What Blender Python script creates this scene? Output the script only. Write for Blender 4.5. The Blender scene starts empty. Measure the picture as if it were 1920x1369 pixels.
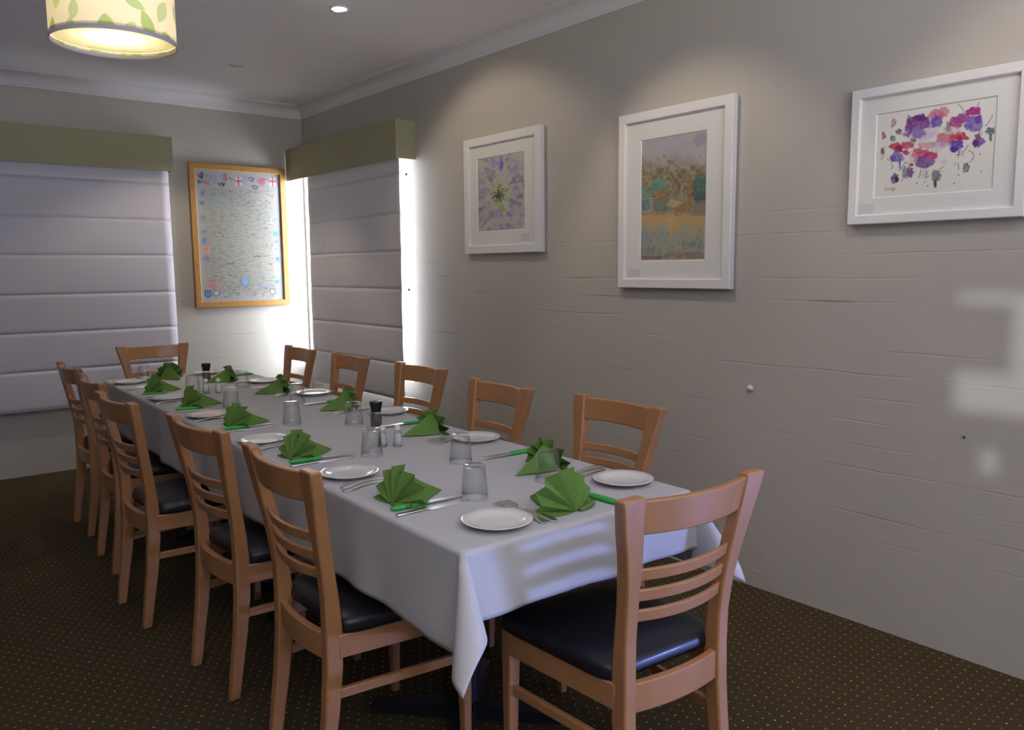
import bpy, bmesh, math, random
import numpy as np
from mathutils import Matrix, Vector
random.seed(7)
PI = math.pi
sc = bpy.context.scene
COL = sc.collection

# ------------------------------------------------------------------ camera
W_, H_ = 1920, 1369
cx, cy = 960.0, 684.5
F = 1496.36
def _n(v):
    v = np.array(v, float); return v/np.linalg.norm(v)
_y = _n([-275-cx, 515-cy, F]); _x = _n([2800-cx, 488-cy, F]); _z = np.cross(_x, _y)
R = np.stack([_x, _y, _z])
EYE = 1.35
cam_d = bpy.data.cameras.new('camera'); cam = bpy.data.objects.new('camera', cam_d); COL.objects.link(cam)
M = Matrix.Identity(4)
for i in range(3):
    M[i][0] = R[i, 0]; M[i][1] = -R[i, 1]; M[i][2] = -R[i, 2]
M[2][3] = EYE
cam.matrix_world = M
cam_d.sensor_width = 36; cam_d.lens = 36*F/W_; cam_d.clip_start = 0.02
sc.camera = cam

# ------------------------------------------------------------------ view, world, daylight and rear fill
sc.view_settings.view_transform = 'Standard'; sc.view_settings.look = 'None'
sc.view_settings.gamma = 1; sc.view_settings.use_curve_mapping = False
sc.view_settings.exposure = 0.80
wd = bpy.data.worlds.new('sky'); sc.world = wd; wd.use_nodes = True
wd.node_tree.nodes['Background'].inputs[0].default_value = (0.62, 0.74, 1.0, 1)
wd.node_tree.nodes['Background'].inputs[1].default_value = 1.0

def area(name, loc, direction, sx, sy, power, col, spread=PI):
    d = bpy.data.lights.new(name, 'AREA'); d.shape = 'RECTANGLE'; d.size = sx; d.size_y = sy
    d.energy = power; d.color = col; d.spread = spread
    o = bpy.data.objects.new(name, d); COL.objects.link(o); o.location = loc
    o.rotation_euler = Vector(direction).to_track_quat('-Z', 'Y').to_euler()
    return o
area('daylight_corner_window', (3.55, 5.22, 1.55), (-1, 0, -0.1), 1.6, 1.8, 105, (0.90, 0.93, 1.0))
area('sunlit_paving_outside_door', (3.10, -1.30, 0.03), (-1.80, 2.55, 0.66), 0.44, 0.16, 72, (0.27, 0.37, 1.0))
area('rear_ceiling_fill', (0.2, -2.45, 1.0), (0.1, 1, 0.95), 3.2, 1.0, 310, (1.0, 0.95, 0.905))  # added fill behind the camera, aimed up to brighten the ceiling
sun_d = bpy.data.lights.new('low_sun', 'SUN'); sun_d.energy = 0.7; sun_d.angle = 0.012; sun_d.color = (0.86, 0.92, 1.0)
sun = bpy.data.objects.new('low_sun', sun_d); COL.objects.link(sun)
SUN = Vector((1, 0.30, -0.10)); sun.rotation_euler = SUN.to_track_quat('-Z', 'Y').to_euler()

# ------------------------------------------------------------------ helpers
def lin(c):
    return tuple(((x/255)/12.92 if x <= 10 else (((x/255)+0.055)/1.055)**2.4) for x in c)
MATS = {}
def nmat(name):
    m = bpy.data.materials.new(name); m.use_nodes = True
    MATS[name] = m
    return m, m.node_tree, m.node_tree.nodes['Principled BSDF']
def pmat(name, col, rough=0.5, spec=0.5, metal=0.0, noise=0.0, nscale=20, bump=0.0, bscale=200, coat=0.0, dist=0.002, stretch=(1, 1, 1)):
    m, nt, b = nmat(name); N = nt.nodes; L = nt.links
    b.inputs['Base Color'].default_value = (*col, 1); b.inputs['Roughness'].default_value = rough
    b.inputs['Specular IOR Level'].default_value = spec; b.inputs['Metallic'].default_value = metal
    b.inputs['Coat Weight'].default_value = coat
    tc = N.new('ShaderNodeTexCoord'); mp = N.new('ShaderNodeMapping'); mp.inputs['Scale'].default_value = stretch
    L.new(tc.outputs['Object'], mp.inputs[0])
    if noise:
        t = N.new('ShaderNodeTexNoise'); t.inputs['Scale'].default_value = nscale; t.inputs['Detail'].default_value = 4
        L.new(mp.outputs[0], t.inputs[0])
        r = N.new('ShaderNodeMapRange'); r.inputs[1].default_value = 0.3; r.inputs[2].default_value = 0.7
        r.inputs[3].default_value = 1-noise; r.inputs[4].default_value = 1+noise
        L.new(t.outputs[0], r.inputs[0])
        mx = N.new('ShaderNodeMix'); mx.data_type = 'RGBA'; mx.blend_type = 'MULTIPLY'; mx.inputs[0].default_value = 1
        mx.inputs[6].default_value = (*col, 1); L.new(r.outputs[0], mx.inputs[7]); L.new(mx.outputs[2], b.inputs['Base Color'])
    if bump:
        t = N.new('ShaderNodeTexNoise'); t.inputs['Scale'].default_value = bscale; t.inputs['Detail'].default_value = 3
        L.new(mp.outputs[0], t.inputs[0])
        bp = N.new('ShaderNodeBump'); bp.inputs['Strength'].default_value = bump; bp.inputs['Distance'].default_value = dist
        L.new(t.outputs[0], bp.inputs['Height']); L.new(bp.outputs[0], b.inputs['Normal'])
    return m

def vcmat(name, rough=0.35, spec=0.5, trans=0.0):
    m, nt, b = nmat(name); N = nt.nodes; L = nt.links
    a = N.new('ShaderNodeVertexColor'); a.layer_name = 'paint'
    L.new(a.outputs[0], b.inputs['Base Color']); b.inputs['Roughness'].default_value = rough
    b.inputs['Specular IOR Level'].default_value = spec
    if trans:
        t = N.new('ShaderNodeBsdfTranslucent'); L.new(a.outputs[0], t.inputs[0])
        mx = N.new('ShaderNodeMixShader'); mx.inputs[0].default_value = trans
        L.new(b.outputs[0], mx.inputs[1]); L.new(t.outputs[0], mx.inputs[2])
        L.new(mx.outputs[0], N['Material Output'].inputs[0])
    return m

def obj(name, me, mat=None, parent=None, loc=None, bevel=0.0, smooth=False, solid=0.0, seg=2):
    if isinstance(me, bmesh.types.BMesh):
        bm = me; me = bpy.data.meshes.new(name)
        bmesh.ops.recalc_face_normals(bm, faces=bm.faces)
        bm.to_mesh(me); bm.free()
    o = bpy.data.objects.new(name, me); COL.objects.link(o)
    if mat: me.materials.append(mat)
    if parent: o.parent = parent
    if loc: o.location = loc
    if smooth:
        for p in me.polygons: p.use_smooth = True
    if solid:
        md = o.modifiers.new('thick', 'SOLIDIFY'); md.thickness = solid; md.offset = 0
    if bevel:
        md = o.modifiers.new('bevel', 'BEVEL'); md.width = bevel; md.segments = seg; md.limit_method = 'ANGLE'; md.angle_limit = 0.7
        md.harden_normals = False
        for p in me.polygons: p.use_smooth = True
        me.set_sharp_from_angle(angle=math.radians(50)) if hasattr(me, 'set_sharp_from_angle') else None
    return o
def thing(name, label, cat, loc=(0, 0, 0), rz=0, group=None):
    o = bpy.data.objects.new(name, None); COL.objects.link(o); o.location = loc; o.rotation_euler = (0, 0, rz)
    o.empty_display_size = 0.05
    tag(o, label, cat, group); return o
def tag(o, label, cat, group=None):
    o['label'] = label; o['category'] = cat
    if group: o['group'] = group
    return o
def struct(o):
    o['kind'] = 'structure'; return o
def dup(root, loc, rz, label, group=None, scale=None, tilt=None):
    r = root.copy(); COL.objects.link(r); r.location = loc; r.rotation_euler = (0, 0, rz)
    if scale: r.scale = scale
    r['label'] = label
    if group: r['group'] = group
    for ch in list(root.children):
        c = ch.copy(); COL.objects.link(c); c.parent = r
        for g in list(ch.children):
            d = g.copy(); COL.objects.link(d); d.parent = c
    return r
def box(bm, x0, x1, y0, y1, z0, z1, mat_i=0):
    vs = [bm.verts.new(p) for p in ((x0, y0, z0), (x1, y0, z0), (x1, y1, z0), (x0, y1, z0), (x0, y0, z1), (x1, y0, z1), (x1, y1, z1), (x0, y1, z1))]
    for f in ((0, 3, 2, 1), (4, 5, 6, 7), (0, 1, 5, 4), (1, 2, 6, 5), (2, 3, 7, 6), (3, 0, 4, 7)):
        bm.faces.new([vs[i] for i in f]).material_index = mat_i
    return vs
def boxobj(name, mat, x0, x1, y0, y1, z0, z1, parent=None, bevel=0.0):
    bm = bmesh.new(); box(bm, x0, x1, y0, y1, z0, z1); return obj(name, bm, mat, parent, bevel=bevel)
def loft(bm, rings, closed=True, caps=True):
    """rings: lists of points; consecutive rings are bridged"""
    V = [[bm.verts.new(p) for p in r] for r in rings]
    n = len(V[0])
    for a, b in zip(V[:-1], V[1:]):
        for i in range(n if closed else n-1):
            j = (i+1) % n
            try: bm.faces.new((a[i], a[j], b[j], b[i]))
            except ValueError: pass
    if caps and closed:
        bm.faces.new(V[0][::-1]); bm.faces.new(V[-1])
    return V
def lathe(bm, prof, n=32, c=(0, 0), caps=False):
    rings = [[(c[0]+max(r, 1e-5)*math.cos(2*PI*i/n), c[1]+max(r, 1e-5)*math.sin(2*PI*i/n), z) for i in range(n)] for r, z in prof]
    return loft(bm, rings, True, caps)
def grid_mesh(name, P):
    """P: array (nv, nu, 3)"""
    nv, nu, _ = P.shape
    me = bpy.data.meshes.new(name)
    idx = np.arange(nv*nu).reshape(nv, nu)
    f = np.stack([idx[:-1, :-1], idx[:-1, 1:], idx[1:, 1:], idx[1:, :-1]], -1).reshape(-1, 4)
    me.from_pydata(P.reshape(-1, 3).tolist(), [], f.tolist()); me.update()
    return me
def paint(me, C):
    """C: (n,3) sRGB 0-255"""
    c = np.clip(C.reshape(-1, 3)/255, 0, 1); c = np.where(c <= .04045, c/12.92, ((c+.055)/1.055)**2.4)
    a = me.color_attributes.new('paint', 'FLOAT_COLOR', 'POINT')
    a.data.foreach_set('color', np.concatenate([c, np.ones((len(c), 1))], 1).astype(np.float32).ravel())

# ------------------------------------------------------------------ materials
WX, WY, CZ = 2.85, 6.10, 2.632
X0, Y0 = -2.4, -1.7
def wall_mat():
    m, nt, b = nmat('painted_brick'); N = nt.nodes; L = nt.links
    base = (0.495, 0.468, 0.418)
    tc = N.new('ShaderNodeTexCoord')
    sep = N.new('ShaderNodeSeparateXYZ'); L.new(tc.outputs['Object'], sep.inputs[0])
    add = N.new('ShaderNodeMath'); add.operation = 'ADD'; L.new(sep.outputs[0], add.inputs[0]); L.new(sep.outputs[1], add.inputs[1])
    # slight wander of the courses
    nz = N.new('ShaderNodeTexNoise'); nz.inputs['Scale'].default_value = 1.3; L.new(tc.outputs['Object'], nz.inputs[0])
    wz = N.new('ShaderNodeMath'); wz.operation = 'MULTIPLY_ADD'; wz.inputs[1].default_value = 0.03; L.new(nz.outputs[0], wz.inputs[0]); L.new(sep.outputs[2], wz.inputs[2])
    cmb = N.new('ShaderNodeCombineXYZ'); L.new(add.outputs[0], cmb.inputs[0]); L.new(wz.outputs[0], cmb.inputs[1])
    br = N.new('ShaderNodeTexBrick'); L.new(cmb.outputs[0], br.inputs['Vector'])
    br.inputs['Scale'].default_value = 1; br.inputs['Brick Width'].default_value = 3.7; br.inputs['Row Height'].default_value = 0.088
    br.inputs['Mortar Size'].default_value = 0.004; br.inputs['Mortar Smooth'].default_value = 0.6
    br.inputs['Color1'].default_value = (1, 1, 1, 1); br.inputs['Color2'].default_value = (0.9, 0.9, 0.9, 1); br.inputs['Mortar'].default_value = (0, 0, 0, 1)
    # mask: courses show only here and there, long in the running direction
    mp = N.new('ShaderNodeMapping'); mp.inputs['Scale'].default_value = (1.1, 14, 1); L.new(cmb.outputs[0], mp.inputs[0])
    nm = N.new('ShaderNodeTexNoise'); nm.inputs['Scale'].default_value = 1.6; nm.inputs['Detail'].default_value = 3; L.new(mp.outputs[0], nm.inputs[0])
    rm = N.new('ShaderNodeMapRange'); rm.inputs[1].default_value = 0.50; rm.inputs[2].default_value = 0.68; L.new(nm.outputs[0], rm.inputs[0])
    # fewer joints high on the wall, where it is plastered smooth
    hz = N.new('ShaderNodeMapRange'); hz.inputs[1].default_value = 2.2; hz.inputs[2].default_value = 1.1; L.new(sep.outputs[2], hz.inputs[0])
    mk = N.new('ShaderNodeMath'); mk.operation = 'MULTIPLY'; L.new(rm.outputs[0], mk.inputs[0]); L.new(hz.outputs[0], mk.inputs[1])
    mo = N.new('ShaderNodeMath'); mo.operation = 'MULTIPLY'; L.new(br.outputs['Fac'], mo.inputs[0]); L.new(mk.outputs[0], mo.inputs[1])
    nf = N.new('ShaderNodeTexNoise'); nf.inputs['Scale'].default_value = 9; nf.inputs['Detail'].default_value = 6; L.new(tc.outputs['Object'], nf.inputs[0])
    nl = N.new('ShaderNodeMath'); nl.operation = 'MULTIPLY'; nl.inputs[1].default_value = 0.35; L.new(nf.outputs[0], nl.inputs[0])
    sb = N.new('ShaderNodeMath'); sb.operation = 'SUBTRACT'; L.new(nl.outputs[0], sb.inputs[0]); L.new(mo.outputs[0], sb.inputs[1])
    bp = N.new('ShaderNodeBump'); bp.inputs['Strength'].default_value = 0.42; bp.inputs['Distance'].default_value = 0.004
    L.new(sb.outputs[0], bp.inputs['Height']); L.new(bp.outputs[0], b.inputs['Normal'])
    # fine hairline cracks are dark
    cr = N.new('ShaderNodeMapRange'); cr.inputs[1].default_value = 0.62; cr.inputs[2].default_value = 0.75; L.new(nm.outputs[0], cr.inputs[0])
    c2 = N.new('ShaderNodeMath'); c2.operation = 'MULTIPLY'; L.new(cr.outputs[0], c2.inputs[0]); L.new(mo.outputs[0], c2.inputs[1])
    mx = N.new('ShaderNodeMix'); mx.data_type = 'RGBA'; L.new(c2.outputs[0], mx.inputs[0])
    mx.inputs[6].default_value = (*base, 1); mx.inputs[7].default_value = (0.16, 0.14, 0.12, 1)
    L.new(mx.outputs[2], b.inputs['Base Color'])
    b.inputs['Roughness'].default_value = 0.5; b.inputs['Specular IOR Level'].default_value = 0.3
    b.inputs['Coat Weight'].default_value = 0.0
    return m
M_WALL = wall_mat()
M_WALLP = pmat('wall_paint', (0.12, 0.09, 0.075), 0.6, 0.3, noise=0.02, nscale=3, bump=0.15, bscale=40)
M_CEIL = pmat('ceiling_paint', (0.88, 0.85, 0.87), 0.8, 0.2, noise=0.02, nscale=2)
M_COVE = pmat('cornice_plaster', (0.74, 0.71, 0.72), 0.6, 0.3)
M_BLIND = None
def blind_mat(name, col, trans):
    m, nt, b = nmat(name); N = nt.nodes; L = nt.links
    b.inputs['Base Color'].default_value = (*col, 1); b.inputs['Roughness'].default_value = 0.85; b.inputs['Specular IOR Level'].default_value = 0.1
    t = N.new('ShaderNodeBsdfTranslucent'); t.inputs[0].default_value = (*col, 1)
    mx = N.new('ShaderNodeMixShader'); mx.inputs[0].default_value = trans
    L.new(b.outputs[0], mx.inputs[1]); L.new(t.outputs[0], mx.inputs[2]); L.new(mx.outputs[0], N['Material Output'].inputs[0])
    tc = N.new('ShaderNodeTexCoord'); w = N.new('ShaderNodeTexNoise'); w.inputs['Scale'].default_value = 350
    L.new(tc.outputs['Object'], w.inputs[0]); bp = N.new('ShaderNodeBump'); bp.inputs['Strength'].default_value = 0.15; bp.inputs['Distance'].default_value = 0.001
    L.new(w.outputs[0], bp.inputs['Height']); L.new(bp.outputs[0], b.inputs['Normal'])
    return m
M_BLINDL = blind_mat('white_blind_fabric', (0.62, 0.61, 0.68), 0.02)
M_BLINDR = blind_mat('cream_blind_fabric', (0.62, 0.60, 0.61), 0.075)
M_PELMET = pmat('olive_pelmet_fabric', (0.38, 0.365, 0.235), 0.85, 0.15, noise=0.04, nscale=60, bump=0.2, bscale=400, dist=0.001)
M_WOOD = pmat('beech_wood', (0.43, 0.205, 0.085), 0.36, 0.5, noise=0.05, nscale=9, stretch=(3, 3, 1.5), coat=0.25)
M_VINYL = pmat('navy_black_vinyl', (0.010, 0.010, 0.015), 0.42, 0.5, noise=0.1, nscale=8, bump=0.15, bscale=30, coat=0.1)
M_CLOTH = pmat('white_table_linen', (0.53, 0.525, 0.52), 0.85, 0.15, bump=0.12, bscale=500, dist=0.0006)
M_NAP = pmat('green_napkin_paper', (0.135, 0.250, 0.055), 0.85, 0.1, noise=0.06, nscale=80, bump=0.1, bscale=600, dist=0.0005)
M_STEEL = pmat('stainless_steel', (0.74, 0.72, 0.71), 0.30, 0.5, 1.0)
M_GREENP = pmat('green_plastic', (0.03, 0.42, 0.07), 0.4, 0.5)
M_CHINA = pmat('white_china', (0.80, 0.775, 0.74), 0.12, 0.5, coat=0.5)
M_BLACK = pmat('black_plastic', (0.008, 0.008, 0.010), 0.35, 0.5)
M_IRON = pmat('black_powder_coat', (0.010, 0.010, 0.013), 0.5, 0.4)
M_FRAMEW = pmat('white_frame_paint', (0.78, 0.77, 0.76), 0.4, 0.4)
M_MAT = pmat('white_mount_card', (0.74, 0.735, 0.71), 0.6, 0.3, coat=0.3)
M_FRAMEO = pmat('honey_timber_frame', (0.42, 0.215, 0.065), 0.4, 0.4, noise=0.12, nscale=12, stretch=(5, 5, 1), coat=0.2)
M_PEPPER = pmat('peppercorns', (0.13, 0.10, 0.085), 0.7, 0.3, noise=0.6, nscale=260)
M_SALT = pmat('salt_grains', (0.72, 0.71, 0.71), 0.7, 0.3, noise=0.1, nscale=300)
M_TRIMW = pmat('white_gloss_metal', (0.72, 0.72, 0.72), 0.35, 0.5)
M_GREYTRIM = pmat('grey_binding', (0.42, 0.40, 0.43), 0.6, 0.3)
M_CARD = pmat('grey_caption_card', (0.62, 0.62, 0.66), 0.7, 0.2)
M_DARK = pmat('dark_void', (0.02, 0.02, 0.02), 0.8, 0.1)
def glass_mat():
    m, nt, b = nmat('clear_glass'); N = nt.nodes; L = nt.links
    N.remove(b)
    t = N.new('ShaderNodeBsdfTransparent'); t.inputs[0].default_value = (0.985, 0.99, 0.99, 1)
    g = N.new('ShaderNodeBsdfGlossy'); g.inputs['Roughness'].default_value = 0.04; g.inputs[0].default_value = (1, 1, 1, 1)
    lw = N.new('ShaderNodeLayerWeight'); lw.inputs[0].default_value = 0.16
    cm = N.new('ShaderNodeMix'); cm.data_type = 'RGBA'; L.new(lw.outputs['Facing'], cm.inputs[0])
    cm.inputs[6].default_value = (0.985, 0.99, 0.99, 1); cm.inputs[7].default_value = (0.70, 0.72, 0.73, 1); L.new(cm.outputs[2], t.inputs[0])
    fr = N.new('ShaderNodeFresnel'); ge = N.new('ShaderNodeNewGeometry')
    io = N.new('ShaderNodeMapRange'); io.inputs[3].default_value = 1.45; io.inputs[4].default_value = 1/1.45
    L.new(ge.outputs['Backfacing'], io.inputs[0]); L.new(io.outputs[0], fr.inputs[0])
    mx = N.new('ShaderNodeMixShader'); L.new(fr.outputs[0], mx.inputs[0]); L.new(t.outputs[0], mx.inputs[1]); L.new(g.outputs[0], mx.inputs[2])
    L.new(mx.outputs[0], N['Material Output'].inputs[0])
    return m
M_GLASS = glass_mat()
def emit_mat(name, col, s):
    m, nt, b = nmat(name); b.inputs['Base Color'].default_value = (*col, 1)
    b.inputs['Emission Color'].default_value = (*col, 1); b.inputs['Emission Strength'].default_value = s; return m
M_LAMP = emit_mat('lit_lamp_face', (1, 0.97, 0.92), 6)
M_LAMPOFF = pmat('unlit_lamp_face', (0.6, 0.6, 0.62), 0.2, 0.5)
def carpet_mat():
    m, nt, b = nmat('dotted_carpet'); N = nt.nodes; L = nt.links
    tc = N.new('ShaderNodeTexCoord'); sep = N.new('ShaderNodeSeparateXYZ')
    rot = N.new('ShaderNodeMapping'); rot.inputs['Rotation'].default_value = (0, 0, 0); rot.inputs['Scale'].default_value = (1/0.0375, 1/0.0300, 1)
    L.new(tc.outputs['Object'], rot.inputs[0]); L.new(rot.outputs[0], sep.inputs[0])
    def mth(op, a, bb=None, c=None):
        n = N.new('ShaderNodeMath'); n.operation = op
        for i, v in enumerate((a, bb, c)):
            if v is None: continue
            if isinstance(v, (int, float)): n.inputs[i].default_value = v
            else: L.new(v, n.inputs[i])
        return n.outputs[0]
    row = mth('FLOOR', sep.outputs[1]); odd = mth('MULTIPLY', mth('MODULO', row, 2.0), 0.5)
    xs = mth('ADD', sep.outputs[0], odd)
    fx = mth('SUBTRACT', mth('FRACT', xs), 0.5); fy = mth('SUBTRACT', mth('FRACT', sep.outputs[1]), 0.5)
    d = mth('ADD', mth('MULTIPLY', mth('MULTIPLY', fx, fx), 1.0), mth('MULTIPLY', mth('MULTIPLY', fy, fy), 1.0))
    dot = mth('LESS_THAN', d, 0.010)
    cell = N.new('ShaderNodeCombineXYZ'); L.new(mth('FLOOR', xs), cell.inputs[0]); L.new(row, cell.inputs[1])
    wn = N.new('ShaderNodeTexWhiteNoise'); wn.noise_dimensions = '2D'; L.new(cell.outputs[0], wn.inputs['Vector'])
    ramp = N.new('ShaderNodeValToRGB'); cr = ramp.color_ramp; cr.elements[0].color = (0.20, 0.16, 0.10, 1); cr.elements[1].color = (0.46, 0.40, 0.30, 1)
    e = cr.elements.new(0.72); e.color = (0.30, 0.26, 0.18, 1); e = cr.elements.new(0.90); e.color = (0.46, 0.33, 0.04, 1)
    L.new(wn.outputs['Value'], ramp.inputs[0])
    nz = N.new('ShaderNodeTexNoise'); nz.inputs['Scale'].default_value = 260; nz.inputs['Detail'].default_value = 3; L.new(tc.outputs['Object'], nz.inputs[0])
    r2 = N.new('ShaderNodeValToRGB'); r2.color_ramp.elements[0].position = 0.3; r2.color_ramp.elements[1].position = 0.7
    r2.color_ramp.elements[0].color = (0.044, 0.031, 0.016, 1); r2.color_ramp.elements[1].color = (0.086, 0.062, 0.031, 1); L.new(nz.outputs[0], r2.inputs[0])
    mx = N.new('ShaderNodeMix'); mx.data_type = 'RGBA'; L.new(dot, mx.inputs[0]); L.new(r2.outputs[0], mx.inputs[6]); L.new(ramp.outputs[0], mx.inputs[7])
    L.new(mx.outputs[2], b.inputs['Base Color']); b.inputs['Roughness'].default_value = 0.95; b.inputs['Specular IOR Level'].default_value = 0.1
    bp = N.new('ShaderNodeBump'); bp.inputs['Strength'].default_value = 0.5; bp.inputs['Distance'].default_value = 0.004
    L.new(nz.outputs[0], bp.inputs['Height']); L.new(bp.outputs[0], b.inputs['Normal'])
    return m
M_CARPET = carpet_mat()

# ------------------------------------------------------------------ room shell
struct(boxobj('floor', M_CARPET, X0-.2, WX+.2, Y0-.2, WY+.2, -0.1, 0.0))
struct(boxobj('ceiling', M_CEIL, X0-.2, WX+.2, Y0-.2, WY+.2, CZ, CZ+0.1))
def wall_with_holes(name, mat, axis, pos, thick, a0, a1, holes):
    """axis 'x': wall plane at x=pos running along y; holes (a0,a1,z0,z1)"""
    As = sorted({a0, a1, *[h[0] for h in holes], *[h[1] for h in holes]})
    Zs = sorted({0.0, CZ, *[h[2] for h in holes], *[h[3] for h in holes]})
    bm = bmesh.new()
    V = {}
    def vert(a, z, s):
        k = (round(a, 5), round(z, 5), s)
        if k not in V:
            p = pos+(thick if s else 0); V[k] = bm.verts.new((p, a, z) if axis == 'x' else (a, p, z))
        return V[k]
    def solid(i, j):
        if i < 0 or j < 0 or i >= len(As)-1 or j >= len(Zs)-1: return False
        a = (As[i]+As[i+1])/2; z = (Zs[j]+Zs[j+1])/2
        return not any(h[0] < a < h[1] and h[2] < z < h[3] for h in holes)
    for i in range(len(As)-1):
        for j in range(len(Zs)-1):
            if not solid(i, j): continue
            A, B, C, D = As[i], As[i+1], Zs[j], Zs[j+1]
            for s in (0, 1): bm.faces.new([vert(A, C, s), vert(B, C, s), vert(B, D, s), vert(A, D, s)])
            for di, dj, e in ((-1, 0, ((A, C), (A, D))), (1, 0, ((B, C), (B, D))), (0, -1, ((A, C), (B, C))), (0, 1, ((A, D), (B, D)))):
                if not solid(i+di, j+dj):
                    (p, q), (r, t) = e
                    bm.faces.new([vert(p, q, 0), vert(r, t, 0), vert(r, t, 1), vert(p, q, 1)])
    return struct(obj(name, bm, mat))
WIN_C = (4.53, 6.085, 0.60, 2.20)
DOOR_R = (-1.55, -0.55, 0.0, 2.05)
def back_along_sun(y, z):      # a point of the right wall traced to the left wall
    k = (WX-X0); return y-SUN.y/SUN.x*k, z-SUN.z/SUN.x*k
_a, _b = back_along_sun(0.30, 0.86), back_along_sun(1.125, 1.275); _c, _d = back_along_sun(0.93, 0.655), back_along_sun(1.03, 0.755)
WIN_L = (_a[0], _b[0], _a[1], _b[1]); WIN_S = (_c[0], _d[0], _c[1], _d[1])
WIN_B = (-2.0, 1.8, 1.30, 2.50)
wall_with_holes('wall_right', M_WALL, 'x', WX, 0.16, Y0-.16, WY+.16, [WIN_C, DOOR_R])
wall_with_holes('wall_back', M_WALL, 'y', WY, 0.16, X0-.16, WX, [])
wall_with_holes('wall_left', M_WALLP, 'x', X0, -0.16, Y0-.16, WY+.16, [WIN_L, WIN_S])
wall_with_holes('wall_front', M_WALLP, 'y', Y0, -0.16, X0-.0, WX, [WIN_B])

def window(name, axis, pos, a0, a1, z0, z1, bars=(), rails=(), door=False, frame=0.035):
    t = frame; bm = bmesh.new()
    def b2(a, b, c, d, w=0.05):
        if axis == 'x': box(bm, pos-w/2, pos+w/2, a, b, c, d)
        else: box(bm, a, b, pos-w/2, pos+w/2, c, d)
    b2(a0, a0+t, z0, z1); b2(a1-t, a1, z0, z1); b2(a0+t, a1-t, z0, z0+t); b2(a0+t, a1-t, z1-t, z1)
    for a in bars: b2(a-.02, a+.02, z0+t, z1-t, 0.04)
    for z in rails: b2(a0+t, a1-t, z-.02, z+.02, 0.036)
    o = struct(obj(name, bm, M_FRAMEW))
    gb = bmesh.new()
    if axis == 'x': box(gb, pos-.003, pos+.003, a0+t, a1-t, z0+t, z1-t)
    else: box(gb, a0+t, a1-t, pos-.003, pos+.003, z0+t, z1-t)
    obj('window_pane' if not door else 'door_pane', gb, M_GLASS, o)
    return o
window('window_1', 'x', WX+0.130, *WIN_C, frame=0.015)
w2 = window('patch_window', 'x', X0-0.02, *WIN_L, frame=0.004)  # unseen opening, shaped to throw the light patches on the right wall
_e, _f = back_along_sun(0.95, 1.00), back_along_sun(1.125, 1.225)
boxobj('patch_blocker', M_FRAMEW, X0-0.035, X0-0.005, _e[0], _f[0], _e[1], _f[1], w2)  # unseen blocker added to keep the middle of the wall patch dark
window('patch_window_low', 'x', X0-0.02, *WIN_S, frame=0.004)  # unseen small opening added for the lowest light patch on the right wall
window('fill_window', 'y', Y0-0.10, *WIN_B, bars=(0.8,))  # unseen rear opening, sized to let the added fill reach the ceiling
window('door_1', 'x', WX+0.10, *DOOR_R, door=True)

# cornice: two steps and a cove, mitred by running past the corner
def cornice(name, axis):
    prof = [(0.0, 2.540), (0.006, 2.540), (0.008, 2.552)]
    for k in range(9):
        a = k/8*PI/2; prof.append((0.012+0.070*(1-math.cos(a)), 2.556+0.062*math.sin(a)))
    prof += [(0.084, 2.622), (0.094, 2.624), (0.097, CZ), (0.0, CZ)]
    rings = []
    if axis == 'x':
        rings = [[(WX-d, Y0, z) for d, z in prof], [(WX-d, WY-d, z) for d, z in prof]]
    else:
        rings = [[(X0, WY-d, z) for d, z in prof], [(WX-d, WY-d, z) for d, z in prof]]
    bm = bmesh.new(); loft(bm, rings)
    return struct(obj(name, bm, M_COVE))
cornice('trim_1', 'x'); cornice('trim_2', 'y')

# wall details: plug and chip
bm = bmesh.new(); lathe(bm, [(0.0, -0.012), (0.010, -0.011), (0.013, -0.006), (0.013, 0)], 16)
pg = obj('wall_plug', bm, M_TRIMW, smooth=True); pg.location = (WX, 1.916, 0.848); pg.rotation_euler = (0, PI/2, 0)
tag(pg, 'small round white plug set in the painted brick wall', 'wall plug')
bm = bmesh.new(); lathe(bm, [(0.0, 0.0), (0.0022, 0.001), (0.0022, 0.020), (0.004, 0.022), (0.0, 0.024)], 10)
nl = obj('nail', bm, M_BLACK); nl.location = (WX+0.004, 1.082, 0.776); nl.rotation_euler = (0, -PI/2, 0.4)
tag(nl, 'tiny dark nail sticking out of the painted brick wall', 'nail')

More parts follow.
